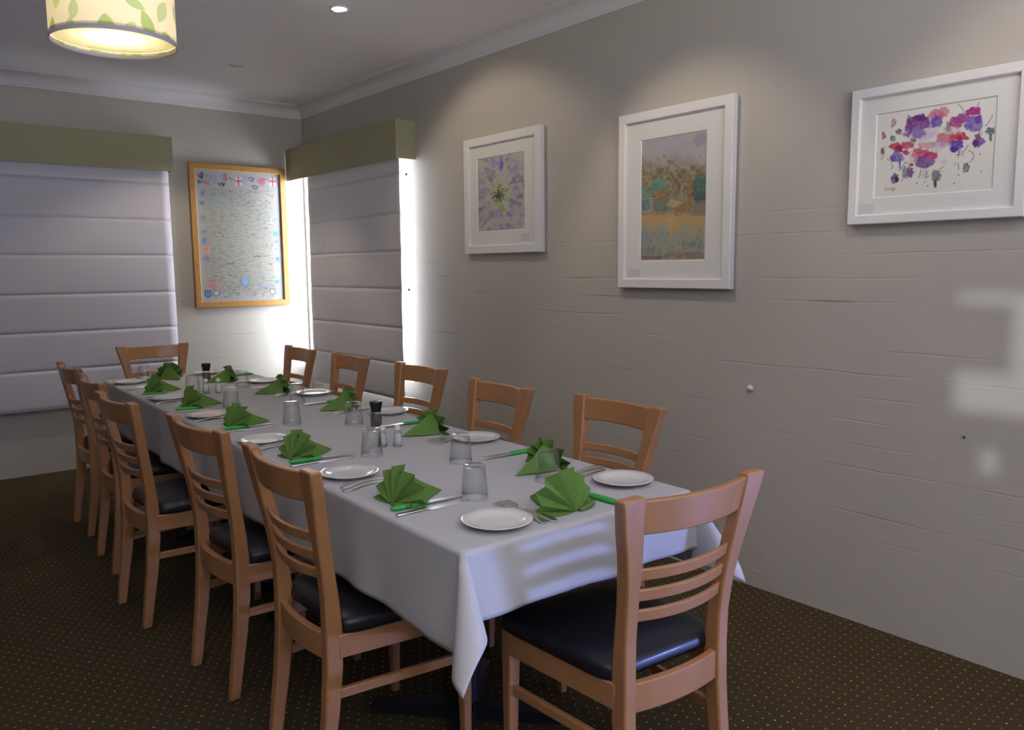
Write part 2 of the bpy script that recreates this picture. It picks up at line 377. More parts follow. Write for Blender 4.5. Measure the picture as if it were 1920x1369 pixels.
# ------------------------------------------------------------------ blinds and pelmets
def roman_blind(name, axis, pos, a0, a1, ztop, folds, zbot, mat, label, wob=0.0):
    root = thing(name, label, 'blind', ((pos, (a0+a1)/2, zbot) if axis == 'x' else ((a0+a1)/2, pos, zbot)))
    cxx, cyy = root.location.x, root.location.y
    prof = []  # (depth toward the room, z)
    zs = [ztop]+list(folds)+[zbot]
    for z1, z0 in zip(zs[:-1], zs[1:]):
        n = 10
        for k in range(n):
            t = k/n; prof.append((0.008+0.0032*math.sin(PI*t)**0.8*(1 if z1 != ztop else .3), z1+(z0-z1)*t))
        prof.append((0.0085, z0+0.003)); prof.append((0.0045, z0+0.0005))
    na = 40; P = np.zeros((len(prof), na, 3))
    rnd = random.Random(3)
    for j, (d, z) in enumerate(prof):
        for i in range(na):
            s = i/(na-1); a = a0+(a1-a0)*s
            # edges belly in slightly between the battens
            zz = (z-zbot)/(ztop-zbot)
            a = a+wob*math.sin(PI*zz)*(1 if s < .5 else -1)*(abs(s-.5)*2)**3
            dd = d+0.003*math.sin(5*s+8*zz)
            sag = 0.0
            P[j, i] = ((pos-dd-cxx, a-cyy, z-zbot+sag) if axis == 'x' else (a-cxx, pos-dd-cyy, z-zbot+sag))
    me = grid_mesh('fabric', P); o = obj('fabric', me, mat, root, smooth=True, solid=0.003)
    bm = bmesh.new()
    if axis == 'x': box(bm, -0.008, 0.012, a0-cyy+.004, a1-cyy-.004, -0.006, 0.022)
    else: box(bm, a0-cxx+.004, a1-cxx-.004, -0.008, 0.012, -0.006, 0.022)
    obj('bottom_bar', bm, mat, root, bevel=0.003)
    return root
roman_blind('roman_blind', 'y', 6.02, -0.35, 1.785, 2.262, (1.971, 1.713, 1.466, 1.207, 0.957, 0.704), 0.45, M_BLINDL,
            'wide white roman blind lowered nearly to the floor on the back wall')
rb = roman_blind('roman_blind', 'x', 2.748, 4.458, 5.80, 2.264, (1.957, 1.71, 1.469, 1.224, 0.969, 0.731), 0.498, M_BLINDR,
            'narrower grey-white roman blind in the room corner with daylight leaking past its edges', wob=0.012)
for z in (1.957, 1.224):
    bm = bmesh.new(); box(bm, -0.005, 0.005, -0.010, 0.0, -0.010, 0.004)
    cl = obj('cord_clip', bm, M_BLACK, rb, loc=(0.03, 4.448-5.129, z-0.498))
def board_pelmet(boards, label):
    bm = bmesh.new()
    for b in boards: box(bm, *b)
    bmesh.ops.remove_doubles(bm, verts=bm.verts, dist=1e-5)
    o = obj('blind_pelmet', bm, M_PELMET); tag(o, label, 'pelmet')
B_ = 0.012   # folded boards: front, top and the visible end return
board_pelmet([(-0.45, 1.805, 5.95, 5.95+B_, 2.052, 2.288), (-0.45, 1.805, 5.95+B_, 6.10, 2.288-B_, 2.288), (1.805-B_, 1.805, 5.95+B_, 6.10, 2.052, 2.288-B_)],
             'long olive green fabric pelmet above the wide blind on the back wall')
board_pelmet([(2.705, 2.705+B_, 4.44, 6.095, 2.052, 2.290), (2.705+B_, 2.85, 4.44, 6.095, 2.290-B_, 2.290), (2.705+B_, 2.85, 4.44, 4.44+B_, 2.052, 2.290-B_)],
             'shorter olive green fabric pelmet above the corner window blind')

# ------------------------------------------------------------------ pictures
def vnoise(X, Y, s, seed):
    rs = np.random.RandomState(seed); g = rs.rand(64, 64)
    x = (X/s) % 63; y = (Y/s) % 63; xi = x.astype(int); yi = y.astype(int); fx = x-xi; fy = y-yi
    fx = fx*fx*(3-2*fx); fy = fy*fy*(3-2*fy)
    return (g[yi, xi]*(1-fx)+g[yi, xi+1]*fx)*(1-fy)+(g[yi+1, xi]*(1-fx)+g[yi+1, xi+1]*fx)*fy
class Canvas:
    def __init__(s, nu, nv, quad, bg):
        u, v = np.meshgrid(np.linspace(0, 1, nu), np.linspace(0, 1, nv)); s.u, s.v = u, v
        (ax, ay), (bx, by), (cx_, cy_), (dx, dy) = quad
        s.X = (1-u)*(1-v)*ax+u*(1-v)*bx+u*v*cx_+(1-u)*v*dx
        s.Y = (1-u)*(1-v)*ay+u*(1-v)*by+u*v*cy_+(1-u)*v*dy
        s.C = np.ones((nv, nu, 3))*np.array(bg, float)
    def mix(s, m, col):
        m = np.clip(m, 0, 1)[..., None]; s.C = s.C*(1-m)+np.array(col, float)*m
    def blob(s, x, y, rx, ry, col, a=1.0, rough=0.35, soft=0.18, ang=0, seed=0):
        X = s.X-x; Y = s.Y-y; c, n = math.cos(ang), math.sin(ang); X, Y = X*c+Y*n, -X*n+Y*c
        d = np.sqrt((X/rx)**2+(Y/ry)**2)+(vnoise(s.X+seed*37, s.Y+seed*11, max(rx, ry)*.35, seed)-.5)*rough*2
        s.mix(np.clip((1.12-d)/soft, 0, 1)*a*(0.70+0.45*vnoise(s.X, s.Y, 12, seed+5)), col)
    def line(s, pts, w, col, a=1.0):
        for (x0, y0), (x1, y1) in zip(pts[:-1], pts[1:]):
            dx, dy = x1-x0, y1-y0; l2 = dx*dx+dy*dy+1e-6
            t = np.clip(((s.X-x0)*dx+(s.Y-y0)*dy)/l2, 0, 1)
            d = np.hypot(s.X-x0-t*dx, s.Y-y0-t*dy); s.mix(np.clip((w-d)/(w*.6), 0, 1)*a, col)
    def rect(s, x0, y0, x1, y1, col, a=1.0):
        s.mix(((s.X > x0) & (s.X < x1) & (s.Y > y0) & (s.Y < y1))*a, col)
def art_flower_burst():
    c = Canvas(150, 180, ((155, 483), (440, 425), (460, 920), (182, 940)), (186, 188, 176))
    r = random.Random(2)
    for i in range(170):
        t = r.uniform(0, 2*PI); q = r.uniform(.55, 1.25); x = 305+150*q*math.cos(t); y = 690+225*q*math.sin(t)
        col = r.choice([(150, 140, 190), (160, 155, 195), (130, 118, 165), (175, 178, 170), (178, 180, 196), (140, 140, 150)])
        c.blob(x, y, r.uniform(14, 34), r.uniform(8, 18), col, .65, .5, .4, t, i)
    c.blob(308, 512, 14, 32, (120, 90, 210), .8, .3, .4, 0, 3)
    for i in range(60):
        t = r.uniform(0, 2*PI); q = r.uniform(.0, .5); x = 302+130*q*math.cos(t); y = 705+190*q*math.sin(t)
        c.blob(x, y, r.uniform(12, 26), r.uniform(8, 16), r.choice([(180, 190, 150), (165, 175, 130), (190, 195, 165)]), .7, .4, .4, t, 50+i)
    c.blob(320, 790, 16, 34, (160, 168, 90), .7, .4, .5, 0, 7)
    for i in range(120):
        t = r.uniform(0, 2*PI); q = r.uniform(60, 230); x = 302+q*.65*math.cos(t); y = 700+q*math.sin(t)
        c.line([(x, y), (x+r.uniform(-16, 16), y+r.uniform(-22, 22))], 2.0, r.choice([(90, 90, 110), (110, 105, 140), (120, 120, 110)]), .6)
    for i in range(46):
        t = r.uniform(0, 2*PI); q = r.uniform(5, 48); x = 302+q*.8*math.cos(t); y = 705+q*1.15*math.sin(t)
        c.line([(x, y), (x+r.uniform(-20, 20), y+r.uniform(-28, 28))], 2.8, (40, 48, 38), .85)
    return c
def art_landscape():
    c = Canvas(150, 290, ((1205, 362), (1617, 292), (1617, 1118), (1210, 1127)), (150, 140, 118))
    X, Y = c.X, c.Y; n = vnoise(X, Y, 55, 1); n2 = vnoise(X, Y, 14, 2); n3 = vnoise(X, Y, 6, 4)
    sky = np.stack([168+12*n, 164+10*n, 168+14*(1-n)], -1)
    m = np.clip((560-Y+60*(n-.5)+60*(n2-.5))/110, 0, 1)[..., None]; c.C = c.C*(1-m)+sky*m
    c.blob(1580, 350, 60, 40, (140, 138, 165), .6, .4, .6, 0, 2)
    r = random.Random(5)
    for i in range(240):
        x = r.uniform(1200, 1620); y = r.gauss(610, 65)
        c.blob(x, y, r.uniform(8, 24), r.uniform(5, 16), r.choice([(150, 132, 100), (120, 108, 82), (165, 152, 120), (140, 112, 78), (175, 165, 140), (100, 96, 78)]), .6, .6, .4, r.uniform(0, 3), i)
    for x, y, rx, ry, col in ((1325, 640, 42, 45, (95, 158, 142)), (1245, 690, 40, 40, (110, 150, 130)), (1580, 620, 45, 60, (80, 125, 120)), (1580, 700, 40, 50, (75, 110, 112)),
                              (1345, 770, 60, 45, (112, 128, 118)), (1235, 770, 36, 45, (105, 140, 140)), (1470, 780, 40, 30, (160, 108, 76)), (1425, 755, 45, 28, (188, 168, 135)),
                              (1520, 700, 18, 90, (150, 120, 80)), (1340, 700, 40, 26, (155, 120, 80)), (1240, 840, 46, 14, (180, 105, 60))):
        c.blob(x, y, rx, ry, col, .85, .35, .25, 0, int(x))
    m = np.clip((Y-815+30*(n2-.5))/25, 0, 1); c.mix(m*.95, (192, 158, 108))
    m = np.clip((Y-880+70*(n-.5))/60, 0, 1); c.mix(m, (158, 158, 145))
    for x, y, rx, ry, col in ((1240, 960, 36, 80, (135, 155, 152)), (1350, 950, 28, 70, (140, 160, 152)), (1400, 900, 22, 80, (190, 165, 118)), (1560, 920, 60, 40, (160, 158, 130)),
                              (1260, 1060, 50, 30, (125, 140, 140)), (1540, 1020, 60, 26, (120, 135, 130)), (1500, 1095, 110, 20, (150, 112, 95)), (1290, 1105, 80, 12, (140, 100, 85))):
        c.blob(x, y, rx, ry, col, .7, .5, .5, 0, int(y))
    for i in range(330):
        x = r.uniform(1205, 1615); y = r.choice([r.uniform(520, 820), r.uniform(930, 1115), r.gauss(690, 70)])
        c.line([(x, y), (x+r.uniform(-10, 10), y+r.uniform(-22, 22))], 1.8, r.choice([(58, 50, 44), (80, 64, 50), (200, 195, 180), (110, 60, 45), (48, 58, 58)]), .75)
    for k in range(7): c.line([(1545+k*11, 600), (1545+k*11+4, 835)], 1.8, (70, 58, 46), .7)
    c.line([(1210, 730), (1275, 722), (1275, 800), (1212, 815)], 3, (190, 192, 185), .8); c.line([(1225, 735), (1228, 812)], 2, (40, 45, 45), .8)
    c.line([(1215, 1108), (1380, 1104), (1382, 1080), (1600, 1072)], 2, (110, 50, 38), .8)
    return c
def art_fuchsia():
    c = Canvas(290, 200, ((265, 465), (1165, 355), (1150, 1000), (248, 1088)), (222, 221, 214))
    for x, y, rx, ry, col, a in (
        (500, 600, 60, 40, (205, 195, 205), .5), (640, 620, 90, 40, (185, 180, 205), .7), (700, 560, 60, 60, (210, 190, 205), .6),
        (590, 530, 85, 60, (120, 70, 140), .9), (590, 600, 60, 40, (140, 110, 175), .9), (610, 490, 50, 26, (100, 45, 125), .9), (520, 560, 30, 60, (110, 60, 130), .8), (490, 610, 20, 12, (180, 60, 110), .8),
        (730, 470, 60, 40, (190, 90, 120), .8), (790, 450, 35, 35, (200, 110, 130), .7), (730, 520, 52, 42, (105, 80, 165), .95), (750, 535, 22, 26, (140, 120, 190), .6),
        (880, 530, 55, 40, (165, 60, 120), .9), (930, 500, 60, 34, (150, 70, 140), .9), (1010, 450, 52, 30, (165, 40, 130), .95), (1010, 540, 66, 50, (125, 105, 175), .95), (1045, 510, 26, 30, (100, 60, 160), .9), (970, 560, 30, 22, (120, 90, 180), .8),
        (800, 640, 70, 40, (200, 100, 115), .8), (770, 680, 70, 30, (170, 140, 180), .6), (910, 630, 60, 28, (175, 40, 75), .95), (850, 640, 26, 40, (190, 80, 100), .7), (880, 590, 60, 30, (215, 180, 190), .6),
        (890, 690, 46, 40, (90, 60, 165), .95), (870, 720, 26, 22, (70, 50, 160), .9), (820, 575, 30, 30, (170, 175, 180), .6),
        (410, 700, 46, 28, (185, 60, 90), .9), (510, 690, 55, 26, (190, 70, 100), .9), (445, 720, 30, 30, (150, 30, 70), .9), (500, 745, 26, 18, (180, 40, 80), .9),
        (425, 780, 54, 36, (125, 105, 175), .95), (455, 820, 8, 45, (90, 70, 170), .8), (400, 790, 24, 22, (90, 75, 160), .7),
        (620, 760, 60, 50, (190, 70, 105), .85), (700, 770, 55, 34, (185, 45, 85), .9), (640, 820, 76, 38, (120, 85, 150), .95), (680, 800, 36, 24, (150, 120, 175), .6), (660, 690, 60, 26, (200, 130, 150), .6), (560, 780, 36, 50, (215, 180, 190), .5), (740, 720, 40, 30, (215, 185, 195), .6),
        (1050, 670, 36, 34, (110, 75, 160), .9), (1025, 680, 20, 26, (85, 35, 90), .9), (1060, 600, 12, 36, (170, 165, 175), .5), (1040, 630, 20, 20, (130, 50, 110), .8),
        (415, 940, 34, 36, (95, 75, 120), .85), (430, 945, 16, 26, (70, 30, 95), .8), (540, 895, 26, 34, (100, 55, 130), .85), (500, 890, 26, 44, (120, 115, 130), .7), (550, 835, 14, 12, (150, 30, 60), .8), (650, 900, 36, 40, (190, 185, 190), .5),
        (315, 620, 18, 30, (165, 80, 105), .8), (400, 520, 20, 26, (170, 110, 130), .7), (385, 545, 14, 12, (160, 90, 110), .6), (440, 590, 26, 20, (95, 100, 98), .8), (392, 640, 22, 24, (105, 110, 108), .8), (560, 655, 26, 16, (95, 98, 105), .8), (825, 565, 18, 24, (120, 130, 128), .7),
        (742, 915, 36, 38, (110, 112, 115), .85), (738, 975, 12, 30, (60, 62, 66), .85), (1128, 595, 32, 26, (90, 98, 96), .85), (1130, 640, 10, 22, (70, 76, 76), .85), (965, 850, 24, 30, (120, 122, 120), .8), (305, 735, 12, 28, (70, 72, 74), .8), (800, 810, 26, 16, (215, 185, 195), .6)):
        c.blob(x, y, rx, ry, col, a, .3, .22, 0, int(x*3+y) % 97)
    K = (45, 45, 48)
    for p in ([(890, 395), (925, 430), (935, 465)], [(1040, 390), (1030, 420)], [(1140, 480), (1115, 530), (1090, 560)], [(980, 730), (1010, 745), (1018, 780), (990, 815)], [(965, 820), (945, 850), (945, 885), (975, 880), (990, 845), (965, 820)],
              [(800, 845), (765, 870), (745, 885)], [(295, 805), (320, 760), (325, 700)], [(885, 760), (920, 760), (905, 725), (905, 780)], [(925, 725), (940, 770)], [(940, 745), (975, 690)], [(500, 815), (470, 860), (445, 880)], [(505, 470), (545, 485), (555, 520)],
              [(470, 960), (510, 900), (530, 830), (500, 815)], [(610, 935), (625, 870)], [(670, 880), (665, 930), (690, 915)], [(880, 815), (880, 840)], [(905, 820), (912, 870)], [(380, 820), (400, 850), (385, 870)], [(1085, 680), (1098, 662)],
              [(350, 795), (368, 805)], [(1045, 620), (1050, 575)], [(770, 900), (742, 940), (735, 1000)]):
        c.line(p, 3.0, K, .8)
    for x, y in ((1073, 878), (680, 990), (595, 972), (880, 968), (1060, 755), (655, 960), (790, 880), (910, 905)): c.blob(x, y, 5, 5, K, .9, .1, .3)
    c.line([(335, 1005), (340, 1035), (348, 1010), (358, 1030), (368, 1012), (378, 1028), (388, 1012), (395, 1030), (405, 1008), (402, 1040), (415, 1015), (428, 1012), (425, 1025)], 2.4, (120, 118, 116), .8)
    return c
def art_poster():
    c = Canvas(230, 340, ((130, 125), (868, 165), (890, 1240), (190, 1270)), (152, 151, 143))
    X, Y = c.X, c.Y; r = random.Random(9)
    c.mix(np.clip(1-np.minimum.reduce([X-165, 865-X, Y-150, 1235-Y])/60, 0, .6), (165, 168, 178))
    c.rect(0, 170, 900, 285, (160, 160, 166), .8)
    c.rect(250, 320, 405, 460, (140, 146, 146), .75); c.rect(265, 340, 390, 440, (150, 154, 154), .5)
    for i in range(2100):
        x = r.uniform(245, 790); y = r.uniform(305, 1230); l = r.uniform(6, 38)
        if 240 < x < 410 and 315 < y < 465: continue
        g = r.choice([80, 95, 105, 115, 125, 180]); c.line([(x, y), (x+l, y+r.uniform(-3, 3))], r.uniform(1.6, 2.4), (g, g, g-4), .55)
    for i in range(46):
        x = r.uniform(260, 780); y = r.uniform(320, 1200)
        pts = [(x+k*r.uniform(4, 9), y+r.uniform(-9, 9)) for k in range(5)]; c.line(pts, 2.4, r.choice([(70, 70, 74), (95, 95, 100)]), .7)
    RED, BLU, BLK = (190, 62, 68), (96, 128, 172), (40, 40, 46)
    # masthead scrawl
    c.line([(165, 170), (175, 195), (195, 205), (205, 175), (190, 155), (185, 180), (192, 210)], 6, BLK, .9)
    c.line([(215, 200), (222, 175), (230, 200), (238, 172), (246, 200)], 3.5, (110, 120, 140), .9)
    c.line([(262, 175), (262, 215), (280, 205), (278, 175), (290, 240), (310, 245), (312, 180), (298, 165)], 4, (125, 135, 155), .9)
    c.line([(158, 228), (170, 250), (180, 230), (172, 222), (190, 245)], 4.5, BLK, .9)
    c.line([(196, 240), (205, 225), (215, 252), (225, 225), (235, 255), (250, 232), (255, 262), (268, 262)], 4, RED, .85)
    c.line([(330, 245), (345, 262), (360, 240), (375, 268), (384, 245), (360, 270)], 6, BLK, .8)
    c.rect(385, 160, 400, 230, RED, .8); c.line([(372, 165), (372, 225)], 4, (120, 60, 70), .7)
    for x in (503, 808):
        c.rect(x-30, 190, x+30, 265, (190, 186, 184), .9); c.rect(x-6, 190, x+6, 265, RED, .95); c.rect(x-30, 218, x+30, 231, RED, .95)
    c.line([(415, 205), (430, 198), (440, 215), (460, 210)], 3.5, BLK, .7)
    c.rect(540, 185, 585, 240, (150, 152, 168), .8)
    c.line([(590, 200), (620, 195), (640, 205), (625, 225), (600, 215)], 5, BLK, .8); c.line([(612, 270), (640, 265), (672, 268), (668, 290), (640, 288), (630, 272)], 4.5, BLK, .85)
    c.blob(710, 225, 38, 28, (190, 90, 95), .8, .4, .4, 0, 3); c.line([(725, 210), (760, 203), (785, 215)], 4, (150, 80, 90), .7)
    c.line([(690, 270), (700, 255), (712, 275), (725, 255), (738, 280), (755, 262), (765, 295), (780, 262), (795, 300), (815, 262), (820, 310)], 4, (125, 130, 150), .85)
    for x, y, w, h, col in ((200, 335, 50, 70, (135, 145, 160)), (195, 415, 46, 46, (135, 138, 142)), (205, 545, 60, 76, (146, 152, 150)), (212, 662, 60, 42, (140, 146, 158)), (215, 735, 50, 66, (130, 142, 165)),
                            (226, 818, 66, 64, (205, 140, 136)), (222, 892, 50, 50, (140, 148, 158)), (820, 672, 50, 54, (122, 152, 192)), (828, 740, 50, 50, (150, 158, 185)), (826, 802, 60, 44, (196, 158, 160)),
                            (836, 890, 42, 46, (120, 148, 188)), (824, 1085, 62, 38, (130, 155, 190)), (800, 350, 36, 60, (170, 140, 145)), (812, 555, 66, 60, (158, 160, 166)), (835, 980, 60, 90, (176, 172, 166))):
        c.rect(x-w/2, y-h/2, x+w/2, y+h/2, col, .85)
        c.line([(x-w*.3, y-h*.2), (x, y+h*.25), (x+w*.25, y-h*.25), (x-w*.1, y-h*.1)], 3.0, tuple(max(0, q-60) for q in col), .7)
    def shield(x, y, w, h, col, dark):
        m = (np.abs(X-x) < w/2) & (Y > y-h/2) & (Y < y+h/2-(np.abs(X-x)/(w/2))**2*h*.35); c.mix(m*.9, col)
        c.line([(x-w/2, y-h/2), (x-w/2, y+h*.15), (x, y+h/2), (x+w/2, y+h*.15), (x+w/2, y-h/2), (x-w/2, y-h/2)], 3.5, dark, .8)
        c.line([(x-w*.2, y-h*.2), (x-w*.2, y+h*.1), (x+w*.2, y+h*.1), (x+w*.2, y-h*.2)], 3, (190, 190, 195), .7)
    shield(550, 1090, 62, 100, (122, 150, 190), (80, 100, 150)); shield(243, 1200, 50, 66, (82, 104, 170), (60, 74, 140))
    c.C *= 0.96
    shield(312, 1192, 46, 52, (170, 170, 168), BLK); shield(788, 1175, 42, 50, (170, 170, 168), BLK)
    c.rect(525, 1035, 583, 1060, (140, 142, 148), .8)
    c.line([(238, 1085), (262, 1085), (250, 1110), (262, 1140), (285, 1140), (296, 1100), (275, 1085), (278, 1125)], 5, (200, 90, 90), .85)
    c.line([(310, 1100), (340, 1090), (370, 1110), (350, 1150), (375, 1165), (320, 1165), (308, 1110)], 4, (196, 120, 120), .8)
    c.line([(385, 1110), (405, 1140), (430, 1112), (425, 1155), (400, 1135)], 3.5, (110, 112, 118), .8)
    c.line([(670, 1100), (700, 1095), (720, 1110), (705, 1140), (670, 1130), (668, 1105)], 4.5, (105, 130, 175), .85); c.line([(722, 1140), (735, 1120), (745, 1142), (760, 1120), (770, 1142)], 4, (105, 130, 175), .8)
    c.line([(585, 1117), (660, 1115)], 3, (150, 110, 116), .8); c.line([(715, 1110), (790, 1115)], 3, (190, 120, 120), .8)
    c.line([(460, 1190), (500, 1186), (490, 1210), (470, 1205)], 3, BLK, .6); c.line([(610, 1190), (640, 1180), (635, 1210)], 3, (90, 90, 95), .7); c.line([(680, 1200), (712, 1190), (700, 1215)], 3, (90, 90, 95), .7)
    c.line([(380, 1215), (400, 1225)], 3, BLK, .6); c.line([(410, 1033), (440, 1033)], 4, BLK, .8); c.line([(395, 935), (450, 930)], 6, (70, 70, 74), .7); c.line([(630, 870), (690, 866)], 5, (70, 70, 74), .7)
    c.line([(795, 960), (797, 1045)], 4, (130, 132, 136), .8); c.line([(240, 870), (246, 915)], 5, (90, 95, 105), .8)
    return c
M_ART = vcmat('painted_paper', 0.45, 0.4); M_PRINT = vcmat('printed_poster_paper', 0.3, 0.5)

def picture(label, origin, u_axis, w, h, fw, depth, art, aq, matq, fmat, mmat=None, name='framed_picture', cards=(), bevel_line=True, tiltx=0.0):
    """local frame: x right along wall, z up, y = out of the wall is -y. origin = bottom left on the wall surface"""
    root = thing(name, label, 'picture', origin)
    ang = math.atan2(u_axis[1], u_axis[0]); root.rotation_euler = (tiltx, 0, ang)
    bm = bmesh.new(); d = depth
    # mitred frame as a lofted ring
    prof = [(0, 0), (0, d*.92), (0.003, d), (fw-.004, d), (fw, d*.86), (fw, 0)]
    rings = []
    for (sx, sz) in ((0, 0), (1, 0), (1, 1), (0, 1)):
        rings.append([((w-i if sx else i), -y, (h-i if sz else i)) for i, y in prof])
    V = [[bm.verts.new(p) for p in r] for r in rings]
    for k in range(4):
        a, b = V[k], V[(k+1) % 4]
        for i in range(len(prof)):
            j = (i+1) % len(prof); bm.faces.new((a[i], a[j], b[j], b[i]))
    obj('frame', bm, fmat, root)
    bm = bmesh.new(); yb = d*.55
    a0, a1, c0, c1 = aq   # art rectangle x0,x1,z0,z1
    if mmat:
        # mount with a bevelled opening
        o0, o1, p0, p1 = fw-.002, w-fw+.002, fw-.002, h-fw+.002
        s = 0.004
        R0 = [(o0, -yb, p0), (o1, -yb, p0), (o1, -yb, p1), (o0, -yb, p1)]
        R1 = [(a0-s, -yb, c0-s), (a1+s, -yb, c0-s), (a1+s, -yb, c1+s), (a0-s, -yb, c1+s)]
        R2 = [(a0, -yb+.004, c0), (a1, -yb+.004, c0), (a1, -yb+.004, c1), (a0, -yb+.004, c1)]
        R3 = [(x, -0.002, z) for x, y, z in R2]
        loft(bm, [[(x, -0.002, z) for x, y, z in R0], R0, R1, R2, R3], True, False)
        obj('mount', bm, mmat, root)
    nv, nu = art.u.shape
    P = np.zeros((nv, nu, 3)); P[..., 0] = a0+art.u*(a1-a0); P[..., 1] = -(yb-.004); P[..., 2] = c1-art.v*(c1-c0)
    me = grid_mesh('artwork', P); paint(me, art.C); obj('artwork', me, M_ART if mmat else M_PRINT, root)
    bm = bmesh.new(); box(bm, 0.004, w-.004, -0.006, -0.001, 0.004, h-.004); obj('backing_board', bm, M_MAT, root)
    for (x0, x1, z0, z1) in cards:
        bm = bmesh.new(); box(bm, x0, x1, -yb-.0015, -yb, z0, z1); obj('caption_card', bm, M_CARD, root)
    return root
# right wall pictures: viewed from the room, left edge has the larger y -> u axis = -y
def rw(y, z): return (WX-0.004, y, z)
U = (0, -1)
picture('square white-framed picture of a lavender flower burst, nearest the corner blind', rw(3.872, 1.438), U, 0.678, 0.655, 0.047, 0.032,
        art_flower_burst(), (0.115, 0.530, 0.128, 0.535), None, M_FRAMEW, M_MAT, cards=((0.505, 0.575, 0.060, 0.100),), tiltx=0.0)
picture('tall white-framed abstract landscape picture in orange and teal, the middle one of three', rw(2.640, 1.257), U, 0.632, 0.792, 0.043, 0.032,
        art_landscape(), (0.130, 0.490, 0.126, 0.665), None, M_FRAMEW, M_MAT, cards=((0.052, 0.128, 0.052, 0.088),))
picture('wide white-framed watercolour of pink and purple fuchsias, cut by the right edge', rw(1.506, 1.497), U, 0.572, 0.472, 0.034, 0.032,
        art_fuchsia(), (0.090, 0.470, 0.094, 0.378), None, M_FRAMEW, M_MAT, cards=((0.036, 0.090, 0.040, 0.072),))
picture('tall timber-framed poster crowded with small print, flags and crests beside the blind', (1.947, WY-0.004, 1.080), (1, 0), 0.735, 1.062, 0.045, 0.030,
        art_poster(), (0.043, 0.692, 0.043, 1.019), None, M_FRAMEO, None, name='framed_poster')

# ------------------------------------------------------------------ ceiling lights
def downlight(x, y, lit, label, power, aim=(0.72, -0.10, -1.0)):
    t = thing('ceiling_downlight', label, 'downlight', (x, y, CZ), 0, None)
    bm = bmesh.new(); lathe(bm, [(0.036, 0), (0.050, -0.001), (0.050, -0.004), (0.044, -0.007), (0.036, -0.006), (0.034, -0.002), (0.036, 0)], 32)
    obj('trim_ring', bm, M_TRIMW, t, smooth=True)
    bm = bmesh.new(); lathe(bm, [(0.0, -0.012), (0.024, -0.012), (0.030, -0.008), (0.034, -0.001), (0.0, -0.001)], 24)
    f = obj('lamp_face', bm, M_LAMP if lit else M_LAMPOFF, t, smooth=False); f.rotation_euler = (0, -0.25 if lit else -0.1, 0)
    d = bpy.data.lights.new('spot', 'SPOT'); d.energy = power; d.color = (1.0, 0.83, 0.62); d.spot_size = math.radians(98); d.spot_blend = 0.45; d.shadow_soft_size = 0.04
    s = bpy.data.objects.new('downlight_beam', d); COL.objects.link(s); s.location = (x+0.012, y, CZ-0.03)
    s.rotation_euler = Vector(aim).to_track_quat('-Z', 'Y').to_euler()
    return t
PW = 9
downlight(1.956, 5.09, False, 'round ceiling downlight near the far corner, beyond the bright one', 16, (-0.10, 0.22, -1.0))
downlight(1.960, 3.71, True, 'round bright ceiling downlight showing its glowing face, above the table', PW)
def beam(x, y, power, cone, aim, col=(1.0, 0.86, 0.66)):
    d = bpy.data.lights.new('spot', 'SPOT'); d.energy = power; d.color = col; d.spot_size = math.radians(cone); d.spot_blend = 0.55; d.shadow_soft_size = 0.04
    s = bpy.data.objects.new('downlight_beam', d); COL.objects.link(s); s.location = (x, y, CZ-0.03)
    s.rotation_euler = Vector(aim).to_track_quat('-Z', 'Y').to_euler()
beam(1.972, 2.33, 10, 78, (0.62, -0.10, -1.0)); beam(1.972, 0.95, 8, 78, (0.62, -0.10, -1.0))

